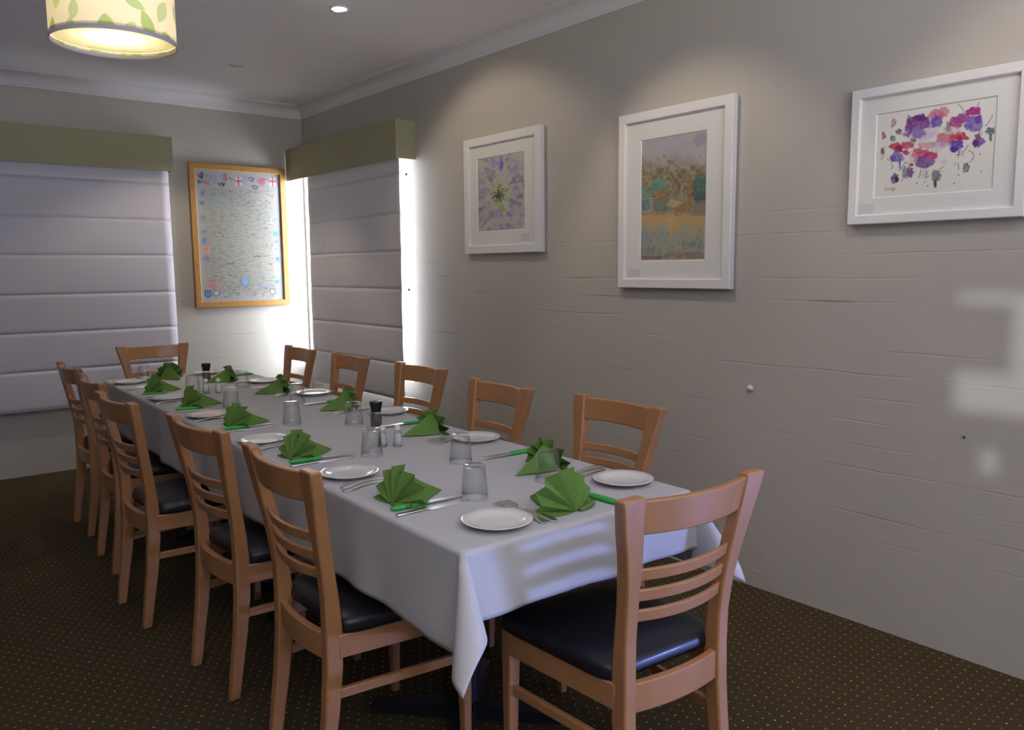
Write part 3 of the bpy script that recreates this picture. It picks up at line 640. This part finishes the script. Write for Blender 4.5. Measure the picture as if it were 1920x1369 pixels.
# ------------------------------------------------------------------ pendant lamp
def pendant(x, y, zb, r):
    t = thing('pendant_lamp', 'cream drum pendant lamp with green leaf print, lit, hanging from the ceiling', 'lamp', (x, y, zb))
    hgt = 0.24; nu, nv = 360, 120
    th = np.linspace(0, 2*PI, nu); zz = np.linspace(0, hgt, nv)
    T, Z = np.meshgrid(th, zz); P = np.stack([r*np.cos(T), r*np.sin(T), Z], -1)
    me = grid_mesh('shade', P)
    C = np.ones((nv, nu, 3))*np.array((238, 226, 190.))
    A = T*r; rnd = random.Random(11); pos = []
    for i in range(400):
        a, z = rnd.uniform(0, 2*PI*r), rnd.uniform(-0.01, hgt)
        if all(min(abs(a-b), 2*PI*r-abs(a-b))**2+(z-q)**2 > 0.066**2 for b, q in pos): pos.append((a, z))
    for a, z in pos:
        an = rnd.uniform(-.7, .7)+rnd.choice([PI/2, PI/2+.5, -PI/2]); L_ = rnd.uniform(.034, .048); wd_ = L_*rnd.uniform(.42, .58)
        dx = (A-a+PI*r) % (2*PI*r)-PI*r; dz = Z-z
        u = (dx*math.cos(an)+dz*math.sin(an))/L_; v = (-dx*math.sin(an)+dz*math.cos(an))/wd_
        hw = np.clip(1-u*u, 0, 1)**1.0*(1+.25*u); m = np.clip((hw-np.abs(v))*6, 0, 1)*(np.abs(u) < 1)
        vein = np.clip(1-np.abs(v)/.05, 0, 1)*.35
        col = np.array(rnd.choice([(168, 188, 92), (186, 200, 118), (150, 178, 88), (176, 196, 134), (140, 174, 118)]), float)
        m = (m*(1-vein)*rnd.uniform(.65, .95))[..., None]; C = C*(1-m)+col*m
    paint(me, C); obj('shade', me, vcmat('leaf_print_shade', 0.8, 0.1, 0.026), t, smooth=True)
    for z0, z1 in ((-0.002, 0.012), (hgt-.012, hgt+.002)):
        bm = bmesh.new(); lathe(bm, [(r+.0015, z0), (r+.0015, z1), (r-.0015, z1), (r-.0015, z0), (r+.0015, z0)], 96)
        obj('shade_binding', bm, M_GREYTRIM, t, smooth=True)
    m, nt, b = nmat('frosted_diffuser'); b.inputs['Base Color'].default_value = (0.86, 0.82, 0.60, 1); b.inputs['Roughness'].default_value = .35
    tr = nt.nodes.new('ShaderNodeBsdfTranslucent'); tr.inputs[0].default_value = (0.93, 0.86, 0.52, 1)
    mx = nt.nodes.new('ShaderNodeMixShader'); mx.inputs[0].default_value = .06
    nt.links.new(b.outputs[0], mx.inputs[1]); nt.links.new(tr.outputs[0], mx.inputs[2]); nt.links.new(mx.outputs[0], nt.nodes['Material Output'].inputs[0])
    bm = bmesh.new(); lathe(bm, [(0, 0.020), (r-.0005, 0.020)], 96); obj('diffuser', bm, m, t, smooth=True)
    bm = bmesh.new(); lathe(bm, [(0, .10), (.02, .105), (.030, .125), (.026, .15), (.014, .17), (.013, .19), (0, .19)], 20)
    obj('bulb', bm, emit_mat('glowing_bulb', (1, .85, .6), 5), t, smooth=True)
    bm = bmesh.new(); lathe(bm, [(.018, .185), (.018, .24), (.0035, .25), (.0035, CZ-zb-.03), (.045, CZ-zb-.02), (.045, CZ-zb), (0, CZ-zb)], 16)
    obj('cord', bm, M_TRIMW, t, smooth=False)
    d = bpy.data.lights.new('bulb', 'POINT'); d.energy = 17; d.color = (1, .90, .74); d.shadow_soft_size = 0.012
    s = bpy.data.objects.new('bulb_light', d); COL.objects.link(s); s.location = (x, y, zb+.088)
    return t
pendant(0.768, 3.10, 2.136, 0.200)

# ------------------------------------------------------------------ table and cloth
TA = -0.0215; TO = Vector((0.962, 1.345, 0)); TWD, TLN, TZ = 0.735, 3.50, 0.750
ca, sa = math.cos(TA), math.sin(TA)
def tab(u, v, z): return (TO.x+u*ca-v*sa, TO.y+u*sa+v*ca, z)
t = thing('dining_table', 'long black-legged dining table hidden under a white cloth', 'table', tab(TWD/2, TLN/2, 0), TA)
bm = bmesh.new(); box(bm, -TWD/2+.008, TWD/2-.008, -TLN/2+.008, TLN/2-.008, TZ-.034, TZ-.0035); obj('table_top', bm, M_WOOD, t, bevel=.004)
for yy in (-1.22, 0, 1.22):
    bm = bmesh.new(); lathe(bm, [(0, .03), (.035, .03), (.035, .70), (.12, .712), (0, .7155)], 24, (0, yy)); obj('pedestal', bm, M_IRON, t, smooth=False)
    bm = bmesh.new()
    for a in (PI/4, 3*PI/4):
        for s in (1, -1):
            dx, dy = math.cos(a)*s, math.sin(a)*s; nx, ny = -dy, dx
            r0 = [(dx*.0+nx*w_, yy+dy*.0+ny*w_, z) for w_, z in ((-.03, .0), (.03, .0), (.03, .055), (-.03, .055))]
            r1 = [(dx*.30+nx*w_, yy+dy*.30+ny*w_, z) for w_, z in ((-.025, .0), (.025, .0), (.025, .022), (-.025, .022))]
            loft(bm, [r0, r1])
    obj('foot_cross', bm, M_IRON, t)

OXL, OXR, OYN, OYF = 0.235, 0.215, 0.165, 0.20
def cloth_pt(u, v):
    du = u if u < 0 else (u-TWD if u > TWD else 0.0); dv = v if v < 0 else (v-TLN if v > TLN else 0.0)
    uc = min(max(u, 0), TWD); vc = min(max(v, 0), TLN); rr = 0.010
    def hang(d):   # distance past the edge -> (outward, down)
        if d < rr*PI/2:
            a = d/rr; return rr*math.sin(a), rr*(1-math.cos(a))
        return rr, rr+d-rr*PI/2
    if du == 0 and dv == 0: return (u, v, TZ)
    if dv == 0:
        o, dn = hang(abs(du)); k = min(1, dn/.2)**1.3
        env = min(1, vc/.25)*min(1, (TLN-vc)/.25)
        w_ = k*env*(0.009*math.sin(vc*9.0+1.0)+0.006*math.sin(vc*17+.4)+0.003*math.sin(vc*31))+k*.010
        o += max(w_, -0.004)
        return (uc+math.copysign(o, du), vc, TZ-dn)
    if du == 0:
        o, dn = hang(abs(dv)); k = min(1, dn/.2)**1.3; env = min(1, uc/.15)*min(1, (TWD-uc)/.15)
        w_ = k*env*(0.009*math.sin(uc*17+.5)+.005*math.sin(uc*31))+k*.008
        return (uc, vc+math.copysign(o+w_, dv), TZ-dn)
    r = math.hypot(du, dv); th = math.atan2(abs(du), abs(dv)); tt = th/(PI/2)   # 0 at the v side, 1 at the u side
    su, sv = math.copysign(1, du), math.copysign(1, dv)
    o, dn = hang(r); k = min(1, dn/.2)**1.3
    phi = 0.64
    a = r*math.sin(phi)*math.sin(PI*tt)**0.75*min(1, r/.05)
    du_, dv_ = (su*.42, sv*.90)
    b = r*0.16*math.sin(2*PI*tt)
    px = su*o*tt+a*du_+b*(-dv_); py = sv*o*(1-tt)+a*dv_+b*du_
    return (uc+px, vc+py, TZ-math.sqrt(max(dn*dn-a*a*.85, 0)))
us = np.unique(np.concatenate([np.linspace(-OXL, -.016, 20), np.linspace(-.016, .0, 7), np.linspace(0, TWD, 44), np.linspace(TWD, TWD+.016, 7), np.linspace(TWD+.016, TWD+OXR, 19)]).round(6))
vs = np.unique(np.concatenate([np.linspace(-OYN, -.016, 16), np.linspace(-.016, .0, 7), np.linspace(0, TLN, 220), np.linspace(TLN, TLN+.016, 7), np.linspace(TLN+.016, TLN+OYF, 16)]).round(6))
P = np.array([[tab(*cloth_pt(u, v)[:2], cloth_pt(u, v)[2]) for u in us] for v in vs])
me = grid_mesh('tablecloth', P); o = obj('tablecloth', me, M_CLOTH, smooth=True)
md = o.modifiers.new('thick', 'SOLIDIFY'); md.thickness = 0.0022; md.offset = 1
tag(o, 'white linen tablecloth draped over the long dining table, corner hanging down', 'tablecloth')
TOP = TZ+0.0024

# ------------------------------------------------------------------ chairs
def interp(tab_, z):
    for a, b in zip(tab_[:-1], tab_[1:]):
        if z <= b[0]:
            t = (z-a[0])/(b[0]-a[0]); t = t*t*(3-2*t) if False else t
            return [p+(q-p)*t for p, q in zip(a[1:], b[1:])]
    return list(tab_[-1][1:])
POST = [(0.0, .153, -.045, .030, .032), (.10, .154, -.032, .032, .036), (.22, .154, -.014, .035, .040), (.34, .152, -.002, .036, .046), (.45, .151, 0, .036, .046),
        (.53, .152, -.004, .036, .040), (.60, .155, -.013, .037, .037), (.67, .161, -.024, .041, .036), (.74, .171, -.037, .049, .035), (.80, .182, -.047, .057, .034), (.845, .189, -.055, .062, .033), (.877, .194, -.061, .065, .031)]
def post_bm(s):
    bm = bmesh.new(); rings = []
    for z in np.linspace(0, .877, 34):
        x, y, w_, d = interp(POST, z)
        rings.append([(s*x-w_/2, y-d/2, z), (s*x+w_/2, y-d/2, z), (s*x+w_/2, y+d/2, z), (s*x-w_/2, y+d/2, z)])
    loft(bm, rings); return bm
def rail_bm(z0, z1, th_, bow, inset=0.006, ctr=0.0):
    bm = bmesh.new(); rings = []; n = 18
    zc = (z0+z1)/2; x, y, w_, d = interp(POST, zc); hx = x-w_/2+inset
    for i in range(n+1):
        s = -1+2*i/n; yo0 = interp(POST, z0)[1]-bow*(1-s*s)+ctr; yo1 = interp(POST, z1)[1]-bow*(1-s*s)+ctr
        hx0 = interp(POST, z0)[0]-interp(POST, z0)[2]/2+inset; hx1 = interp(POST, z1)[0]-interp(POST, z1)[2]/2+inset
        rings.append([(s*hx0, yo0-th_/2, z0), (s*hx0, yo0+th_/2, z0), (s*hx1, yo1+th_/2, z1), (s*hx1, yo1-th_/2, z1)])
    loft(bm, rings); return bm
def sbox(bm, p, q, w_, h_):
    p, q = Vector(p), Vector(q); d = (q-p).normalized(); s = d.cross(Vector((0, 0, 1))).normalized(); u = s.cross(d)
    R_ = lambda c: [tuple(c+s*a*w_/2+u*b*h_/2) for a, b in ((-1, -1), (1, -1), (1, 1), (-1, 1))]
    loft(bm, [R_(p), R_(q)])
def make_chair():
    t = thing('dining_chair', '', 'chair')
    for s in (-1, 1):
        obj('leg', post_bm(s), M_WOOD, t, bevel=.005, seg=2)
        bm = bmesh.new(); loft(bm, [[(s*.197-a, .378-b, 0) for a, b in ((-.012, -.012), (.012, -.012), (.012, .012), (-.012, .012))],
                                    [(s*.196-a, .376-b, .25) for a, b in ((-.016, -.016), (.016, -.016), (.016, .016), (-.016, .016))],
                                    [(s*.195-a, .374-b, .432) for a, b in ((-.019, -.019), (.019, -.019), (.019, .019), (-.019, .019))]])
        obj('leg', bm, M_WOOD, t, bevel=.004)
    obj('top_rail', rail_bm(.788, .868, .020, .030), M_WOOD, t, bevel=.004)
    for z in (.690, .640, .590): obj('slat', rail_bm(z-.014, z+.014, .012, .028), M_WOOD, t, bevel=.003)
    bm = bmesh.new()
    for s in (-1, 1): sbox(bm, (s*.160, .01, .400), (s*.203, .365, .400), .022, .062)
    box(bm, -.180, .180, .374, .393, .369, .431)
    # rear apron bows backwards
    rings = []
    for i in range(13):
        q = -1+i/6; y = -.006-.016*(1-q*q); rings.append([(q*.140, y-.010, .362), (q*.140, y+.010, .362), (q*.140, y+.010, .432), (q*.140, y-.010, .432)])
    loft(bm, rings)
    obj('seat_frame', bm, M_WOOD, t, bevel=.003)
    for s in (-1, 1):
        bm = bmesh.new(); sbox(bm, (s*.154, .0, .270), (s*.196, .372, .270), .016, .026); obj('stretcher', bm, M_WOOD, t, bevel=.003)
    # cushion: rounded trapezoid with a crown
    rings = []; n = 64
    def outline(sc_, z):
        pts = []
        for i in range(n):
            a = 2*PI*i/n; c, s = math.cos(a), math.sin(a); e = 0.20
            X = math.copysign(abs(c)**e, c); Y = math.copysign(abs(s)**e, s)
            yv = .212+Y*.198*sc_; wv = .180+(.224-.180)*((yv-.014)/.396)
            pts.append((X*wv*sc_, yv, z))
        return pts
    rings = [outline(.985, .431), outline(1.0, .434), outline(1.004, .444), outline(1.0, .456), outline(.985, .464), outline(.94, .471), outline(.8, .4765), outline(.55, .480), outline(.3, .481), outline(.05, .4815)]
    bm = bmesh.new(); loft(bm, rings)
    obj('seat', bm, M_VINYL, t, smooth=True)
    return t
chair = make_chair()
H2 = PI/2
side_group_l, side_group_r = 'dining chairs along the left side of the table', 'dining chairs along the wall side of the table'
CH = [(1.400, 1.133, -.075, 'nearest beech dining chair, at the near end of the table, seat facing away', 'dining chairs at the table ends'),
      (.867, 1.941, -H2-.01, 'beech dining chair with navy seat, nearest on the left side of the table', side_group_l),
      (.861, 2.572, -H2+.06, 'beech dining chair with navy seat, second from the near end on the left side', side_group_l),
      (.796, 3.300, -H2+.05, 'beech dining chair with navy seat, third from the near end on the left side', side_group_l),
      (.850, 3.964, -H2-.02, 'beech dining chair on the left side, fourth back, half hidden by the third', side_group_l),
      (.880, 4.617, -H2+.02, 'beech dining chair on the left side, farthest back, in front of the wide blind', side_group_l),
      (2.035, 1.962, H2-.035, 'nearest beech dining chair on the wall side, beyond the plate at the cloth corner', side_group_r),
      (1.992, 2.593, H2-.07, 'beech ladder-back dining chair on the wall side, second from the near end', side_group_r),
      (2.092, 3.350, H2, 'beech dining chair on the wall side in front of the bright gap beside the blind', side_group_r),
      (2.071, 4.047, H2-.05, 'beech dining chair on the wall side in front of the middle of the corner blind', side_group_r),
      (2.054, 4.666, H2-.05, 'beech dining chair on the wall side, farthest back, below the timber-framed poster corner', side_group_r),
      (1.480, 5.469, PI-.015, 'beech dining chair at the far end of the table, back against the wide blind', 'dining chairs at the table ends')]
for i, (x, y, a, lab, g) in enumerate(CH):
    if i == 0:
        chair.location = (x, y, 0); chair.rotation_euler = (0, 0, a); chair['label'] = lab; chair['group'] = g
    else: dup(chair, (x, y, 0), a, lab, g)

# ------------------------------------------------------------------ tableware prototypes
def make_plate():
    bm = bmesh.new()
    lathe(bm, [(0, .0025), (.046, .0025), (.048, 0), (.051, 0), (.052, .003), (.066, .0075), (.084, .0135), (.0855, .0150), (.084, .0160), (.066, .0105), (.053, .0060), (.048, .0052), (0, .0050)], 48)
    o = obj('side_plate', bm, M_CHINA, smooth=True); return tag(o, '', 'plate')
def make_tumbler():
    t = thing('glass_tumbler', '', 'glass')
    bm = bmesh.new(); n = 48
    def ring(r, z, flute=0.0): return [((r+flute*(1 if i % 4 < 2 else -1))*math.cos(2*PI*i/n), (r+flute*(1 if i % 4 < 2 else -1))*math.sin(2*PI*i/n), z) for i in range(n)]
    rings = [ring(.0345, .0), ring(.0365, .0), ring(.0362, .016), ring(.0350, .018), ring(.0335, .032, .0007), ring(.0315, .052, .0012), ring(.0298, .070, .0012), ring(.0285, .083, .0010), ring(.0270, .088), ring(.0240, .090), ring(.0001, .089)]
    loft(bm, rings, True, False)
    bm2 = [ring(.0345, .0), ring(.0335, .020), ring(.0312, .045), ring(.0272, .074), ring(.0235, .079), ring(.0001, .080)]
    loft(bm, bm2, True, False)
    bmesh.ops.remove_doubles(bm, verts=bm.verts, dist=1e-4)
    obj('tumbler_body', bm, M_GLASS, t, smooth=True)
    return t
def flat_bm(prof, top=lambda s: .004, th_=.0018, n=None):
    """prof: list (y, halfwidth); lies along y"""
    bm = bmesh.new(); rings = []
    for y, w_ in prof:
        z = top(y); rings.append([(-w_, y, z-th_), (w_, y, z-th_), (w_*.8, y, z), (-w_*.8, y, z)])
    loft(bm, rings); return bm
def fork_scaled(o):
    for v in o.data.vertices: v.co.x *= 1.25; v.co.y *= 1.06
    return o
def make_fork():
    bm = bmesh.new(); rings = []
    f = lambda y: .0035+.006*math.sin(PI*min(1, max(0, y/.125)))+(.004*math.sin(PI*(y-.125)/.075) if y > .125 else 0)
    for y, w_, th_ in ((0, .006, .002), (.004, .009, .003), (.02, .0095, .003), (.05, .0075, .003), (.09, .0042, .0032), (.12, .0034, .0034), (.135, .006, .0026), (.145, .0115, .002), (.158, .0125, .0018)):
        z = f(y); rings.append([(-w_, y, z-th_), (w_, y, z-th_), (w_*.75, y, z), (-w_*.75, y, z)])
    loft(bm, rings)
    for k in range(4):
        x = -.0108+k*.0072; rr = []
        for y, w_ in ((.156, .0022), (.175, .0021), (.192, .0019), (.200, .0010)):
            z = f(y); rr.append([(x-w_, y, z-.0018), (x+w_, y, z-.0018), (x+w_*.8, y, z), (x-w_*.8, y, z)])
        loft(bm, rr)
    return tag(fork_scaled(obj('dinner_fork', bm, M_STEEL, bevel=.0005, seg=1)), '', 'fork')
def make_knife():
    bm = flat_bm([(0, .006), (.004, .008), (.03, .0085), (.08, .0068), (.095, .006), (.10, .0085), (.14, .0098), (.18, .0095), (.200, .0075), (.212, .0035), (.215, .0008)], lambda y: .0055 if y < .095 else .0035, .0030)
    return tag(obj('table_knife', bm, M_STEEL, bevel=.0008, seg=1), '', 'knife')
def make_steak():
    t = thing('steak_knife', '', 'knife')
    bm = flat_bm([(.100, .006), (.105, .0095), (.16, .0095), (.19, .0075), (.208, .003), (.214, .0006)], lambda y: .008, .0014); obj('blade', bm, M_STEEL, t)
    bm = bmesh.new(); rings = []
    for y, w_, h_ in ((0, .004, .004), (.004, .008, .010), (.02, .0105, .0135), (.05, .0095, .013), (.085, .0105, .0135), (.10, .0095, .012), (.106, .005, .008)):
        rings.append([(w_*math.cos(2*PI*i/12), y, .007+h_/2*math.sin(2*PI*i/12)) for i in range(12)])
    loft(bm, rings); obj('handle', bm, M_GREENP, t, smooth=True)
    t.children[0]['label'] = 'steel blade'; t.children[1]['label'] = 'bright green plastic handle'
    return t
def make_napkin(seed, R_=.088, span=(-12, 192), lean=.34, roll=True):
    rnd = random.Random(seed); root = thing('folded_napkin', '', 'napkin')
    # pleated fan
    n = 7; nr = 7; pts = []
    cols = 2*n+1
    P = np.zeros((nr, cols, 3))
    for i in range(cols):
        a = math.radians(span[0]+(span[1]-span[0])*i/(cols-1)); zig = (1 if i % 2 else -1)
        Rr = R_*(1+.05*rnd.uniform(-1, 1))*(.93 if i % 2 else 1.0)*(1.0+.12*math.sin(a) if math.sin(a) > 0 else 1)
        for j in range(nr):
            q = j/(nr-1); r = q*Rr
            x = r*math.cos(a); h_ = r*math.sin(a); dpt = zig*.0145*q**.85+.006*math.sin(a*2.3+seed)*q
            curl = .030*(abs(math.cos(a)))**2*q*q      # sides curl back around
            y = dpt+curl+lean*max(h_, 0)
            z = h_*math.cos(lean)
            P[j, i] = (x, y, max(z, 0)+.0015+.003*(1 if i % 2 else 0)*q)
    me = grid_mesh('fan', P); obj('fan', me, M_NAP, root, solid=.0018)
    # folded tail that props the fan up, sloping down to a point on the cloth
    bm = bmesh.new(); yt = lean*R_*.98; zt = R_*1.02*math.cos(lean)
    S = bm.verts.new((.004, yt+.004, zt*.97)); Lb = bm.verts.new((-.052, .040, .0025)); Rb = bm.verts.new((.056, .036, .0025)); T_ = bm.verts.new((.006, .165, .004))
    Ml = bm.verts.new((-.026, .030, zt*.60)); Mr = bm.verts.new((.030, .028, zt*.58)); Cm = bm.verts.new((.004, .095, zt*.47))
    Le = bm.verts.new((-.030, .100, .003)); Re = bm.verts.new((.034, .096, .003))
    for f in ((S, Ml, Cm), (Ml, Lb, Cm), (Lb, Le, Cm), (Le, T_, Cm), (S, Cm, Mr), (Mr, Cm, Rb), (Rb, Cm, Re), (Re, Cm, T_)): bm.faces.new(f)
    obj('tail', bm, M_NAP, root, solid=.0022)
    if roll:
        bm = bmesh.new(); rings = []
        for k in range(7):
            q = k/6; x = .004+.062*q; y = -.008-.012*q+.02*q*q; rad = .0045+.0035*q
            rings.append([(x, y+rad*math.cos(2*PI*i/12), .0035+rad+rad*math.sin(2*PI*i/12)*.9-.002) for i in range(12)])
        loft(bm, rings); obj('rolled_edge', bm, M_NAP, root, smooth=True)
    return root
def make_shaker(kind):
    t = thing('%s_shaker' % kind, '', 'shaker')
    prof = [(0, 0), (.0165, 0), (.0180, .002), (.0155, .026), (.0118, .048), (.0100, .058), (.0098, .062)]
    bm = bmesh.new(); lathe(bm, prof+[(.0086, .060), (.0103, .048), (.0142, .026), (.0160, .004), (0, .003)], 24); obj('bottle', bm, M_GLASS, t, smooth=True)
    bm = bmesh.new(); lathe(bm, [(0, .0042), (.0153, .0042), (.0138, .026), (.0112, .042), (0, .044)], 20); obj('contents', bm, M_SALT if kind == 'salt' else M_SALT, t, smooth=True)
    bm = bmesh.new(); lathe(bm, [(.0105, .058), (.0108, .066), (.0090, .071), (.005, .073), (0, .0735)], 24); obj('cap', bm, M_TRIMW, t, smooth=True)
    return t
def make_grinder():
    t = thing('pepper_grinder', '', 'grinder')
    bm = bmesh.new(); lathe(bm, [(0, 0), (.021, 0), (.0225, .003), (.0225, .052), (.0200, .060), (.0185, .064), (.0175, .064), (.019, .058), (.0212, .050), (.0212, .004), (0, .003)], 28); obj('jar', bm, M_GLASS, t, smooth=True)
    bm = bmesh.new(); lathe(bm, [(0, .004), (.0205, .004), (.0205, .048), (0, .052)], 24); obj('contents', bm, M_PEPPER, t, smooth=True)
    bm = bmesh.new(); lathe(bm, [(.0185, .060), (.0195, .062), (.0200, .070), (.0215, .078), (.0245, .092), (.0245, .098), (.022, .101), (0, .101)], 28); obj('cap', bm, M_BLACK, t, smooth=True)
    return t

first = {}
def place(kind, maker, x, y, rz, label, group, z=TOP, scale=None):
    if kind not in first:
        o = first[kind] = maker(); o.location = (x, y, z); o.rotation_euler = (0, 0, rz); o['label'] = label; o['group'] = group
        if scale: o.scale = scale
        return o
    return dup(first[kind], (x, y, z), rz, label, group, scale)

ORD = ['nearest', 'second from the near end', 'third from the near end', 'fourth from the near end', 'farthest']
ORDP = ['nearest', 'second', 'third', 'fourth', 'farthest']
G = dict(plate='side plates on the tablecloth', nap='folded green napkins on the tablecloth', fork='forks at the place settings', knife='table knives at the place settings', steak='green-handled steak knives', glass='upturned tumblers on the tablecloth')
rnd = random.Random(21)
# left side: diner looks along +x  (rz=-90deg)
LN = [(1.020, 1.735), (1.030, 2.375), (1.075, 3.040), (1.085, 3.605), (1.085, 4.165)]
LP = [(1.075, 2.070), (1.065, 2.690), (1.085, 3.320), (1.095, 3.900), (1.105, 4.620)]
LR = [-1.42, -1.30, -1.45, -1.50, -1.40]
LV = ['its fan standing open beside the green knife', 'behind the nearest one, drooping over its fan', 'with a narrow upright fold', 'with a small rounded fold', 'in front of the far tumbler']
for i in range(5):
    nx, ny = LN[i]; side = 'left side of the table'
    place('nap%d' % (i % 3), lambda s=i: make_napkin(3+s % 3, R_=.090 if s == 0 else .084, lean=.30+.05*(s % 3)), nx, ny, LR[i]+.0, 'green napkin, %s on the left side, %s' % (ORDP[i], LV[i]), G['nap'])
    place('plate', make_plate, LP[i][0], LP[i][1], 0, 'small round white plate, %s on the left side of the table' % ORD[i], G['plate'])
    for k in range(2):
        place('fork', make_fork, .972+.02*(ny-1.3)*.9+.012*k, ny+.195+.026*k+rnd.uniform(-.008, .008), -H2+rnd.uniform(0.0, .12)+.10, '%s fork of the pair beside the %s napkin on the left side' % (('nearer', 'farther')[k], ORDP[i]), G['fork'])
    place('steak', make_steak, .985+.0215*(ny-1.7), ny-.050 if i == 0 else ny-.055, -H2-.08, 'steak knife with bright green handle beside the %s napkin on the left side' % ORDP[i], G['steak'])
    place('knife', make_knife, .976+.0215*(ny-1.7), ny-.092, -H2-.02, 'stainless table knife lying along the green-handled knife, %s on the left side' % ORDP[i], G['knife'])
# right side: diner looks along -x (rz=+90deg)
RN = [(1.600, 1.765), (1.640, 2.430), (1.655, 3.110), (1.625, 3.745), (1.580, 4.330)]
RP = [(1.620, 1.493), (1.647, 2.215), (1.690, 2.886), (1.682, 3.575), (1.670, 4.160)]
RR = [1.75, 1.60, 1.52, 1.45, 1.40]
RV = ['half seen through the upturned tumbler', 'in front of the gap beside two chairs', 'left of the black-capped grinder', 'between two tumblers in front of a chair', 'small and pointed, right of the far grinder']
for i in range(5):
    nx, ny = RN[i]
    place('nap%d' % ((i+1) % 3), None, nx, ny, RR[i], 'green napkin, %s on the wall side, %s' % (ORDP[i], RV[i]), G['nap'])
    place('plate', make_plate, RP[i][0], RP[i][1], 0, 'small round white plate, %s on the wall side of the table' % ORD[i], G['plate'])
    for k in range(2):
        place('fork', make_fork, 1.700+.0215*(ny-1.7)-.014*k, ny-(.105 if i < 2 else .060)-.026*k, H2+(.12 if i < 2 else .04)+.10*k*(i < 2), '%s fork of the pair beside the %s napkin on the wall side' % (('farther', 'nearer')[k], ORDP[i]), G['fork'])
    place('steak', make_steak, 1.690+.0215*(ny-1.7), ny+.185, H2-.04, 'steak knife with green handle beside the %s napkin on the wall side' % ORDP[i], G['steak'])
    place('knife', make_knife, 1.698+.0215*(ny-1.7), ny+.212, H2-.02, 'stainless table knife beside the %s napkin on the wall side' % ORDP[i], G['knife'])
# near end
place('napend', lambda: make_napkin(8, R_=.098, span=(-6, 190), lean=.42), 1.335, 1.385, .10, 'large folded green napkin opened like a fan at the near end of the table', G['nap'])
place('plate', make_plate, 1.125, 1.435, 0, 'small round white plate at the near corner of the table, left of the two forks', G['plate'])
place('fork', make_fork, 1.243, 1.358, .06, 'right-hand fork of the crossed pair at the near end of the table', G['fork'])
place('fork', make_fork, 1.213, 1.362, -.17, 'left-hand fork of the crossed pair at the near end of the table', G['fork'], z=TOP+.0)
place('steak', make_steak, 1.452, 1.350, .06, 'green-handled steak knife at the near end, tucked behind the chair back', G['steak'])
# far end
place('nap1', None, 1.330, 4.720, PI+.15, 'folded green napkin at the far end of the table, curled over like a shell', G['nap'])
place('plate', make_plate, 1.545, 4.735, 0, 'small round white plate at the far end of the table', G['plate'])
place('steak', make_steak, 1.19, 4.80, PI, 'green-handled steak knife at the far end of the table', G['steak'])

GL = [(1.217, 1.647, 'upturned clear tumbler nearest the camera, beside the two forks'),
      (1.475, 1.646, 'upturned clear tumbler in front of the nearest wall-side napkin'),
      (1.419, 1.990, 'upturned clear tumbler behind the nearest one, mid-table'),
      (1.256, 2.258, 'upturned clear tumbler in front of the two glass shakers'),
      (1.281, 2.930, 'upturned clear tumbler left of the black-capped grinder, in open cloth'),
      (1.511, 3.391, 'upturned clear tumbler in front of a white plate, near the third wall-side chair'),
      (1.462, 2.762, 'upturned clear tumbler touching the left of the near black-capped grinder'),
      (1.239, 3.468, 'upturned clear tumbler between two left-side napkins, middle of the table'),
      (1.513, 4.057, 'upturned clear tumbler beside the small pointed napkin at the far right'),
      (1.259, 4.048, 'upturned clear tumbler left of the far pair of shakers'),
      (1.205, 4.700, 'upturned clear tumbler at the far end beside the curled napkin')]
for x, y, l in GL: place('glass', make_tumbler, x, y, rnd.uniform(0, 1), l, G['glass'])
gs = 'glass salt and pepper shakers'
place('shk', lambda: make_shaker('salt'), 1.347, 2.345, 0, 'small glass salt shaker right behind the upturned tumbler, left one of the near pair', gs)
place('shk', None, 1.390, 2.318, 0, 'small glass salt shaker, right one of the near pair of shakers', gs)
place('shk', None, 1.299, 3.975, 0, 'small glass salt shaker, left one of the far pair of shakers', gs)
place('shk', None, 1.352, 3.950, 0, 'small glass salt shaker, right one of the far pair of shakers', gs)
place('grd', make_grinder, 1.500, 2.655, 0, 'pepper grinder with black cap and glass jar standing mid-table, the nearer one', 'pepper grinders')
place('grd', None, 1.445, 4.400, 0, 'pepper grinder with black cap and glass jar, the far one of the two', 'pepper grinders')
for o in list(bpy.data.objects):
    if o.get('label') == '': del o['label']
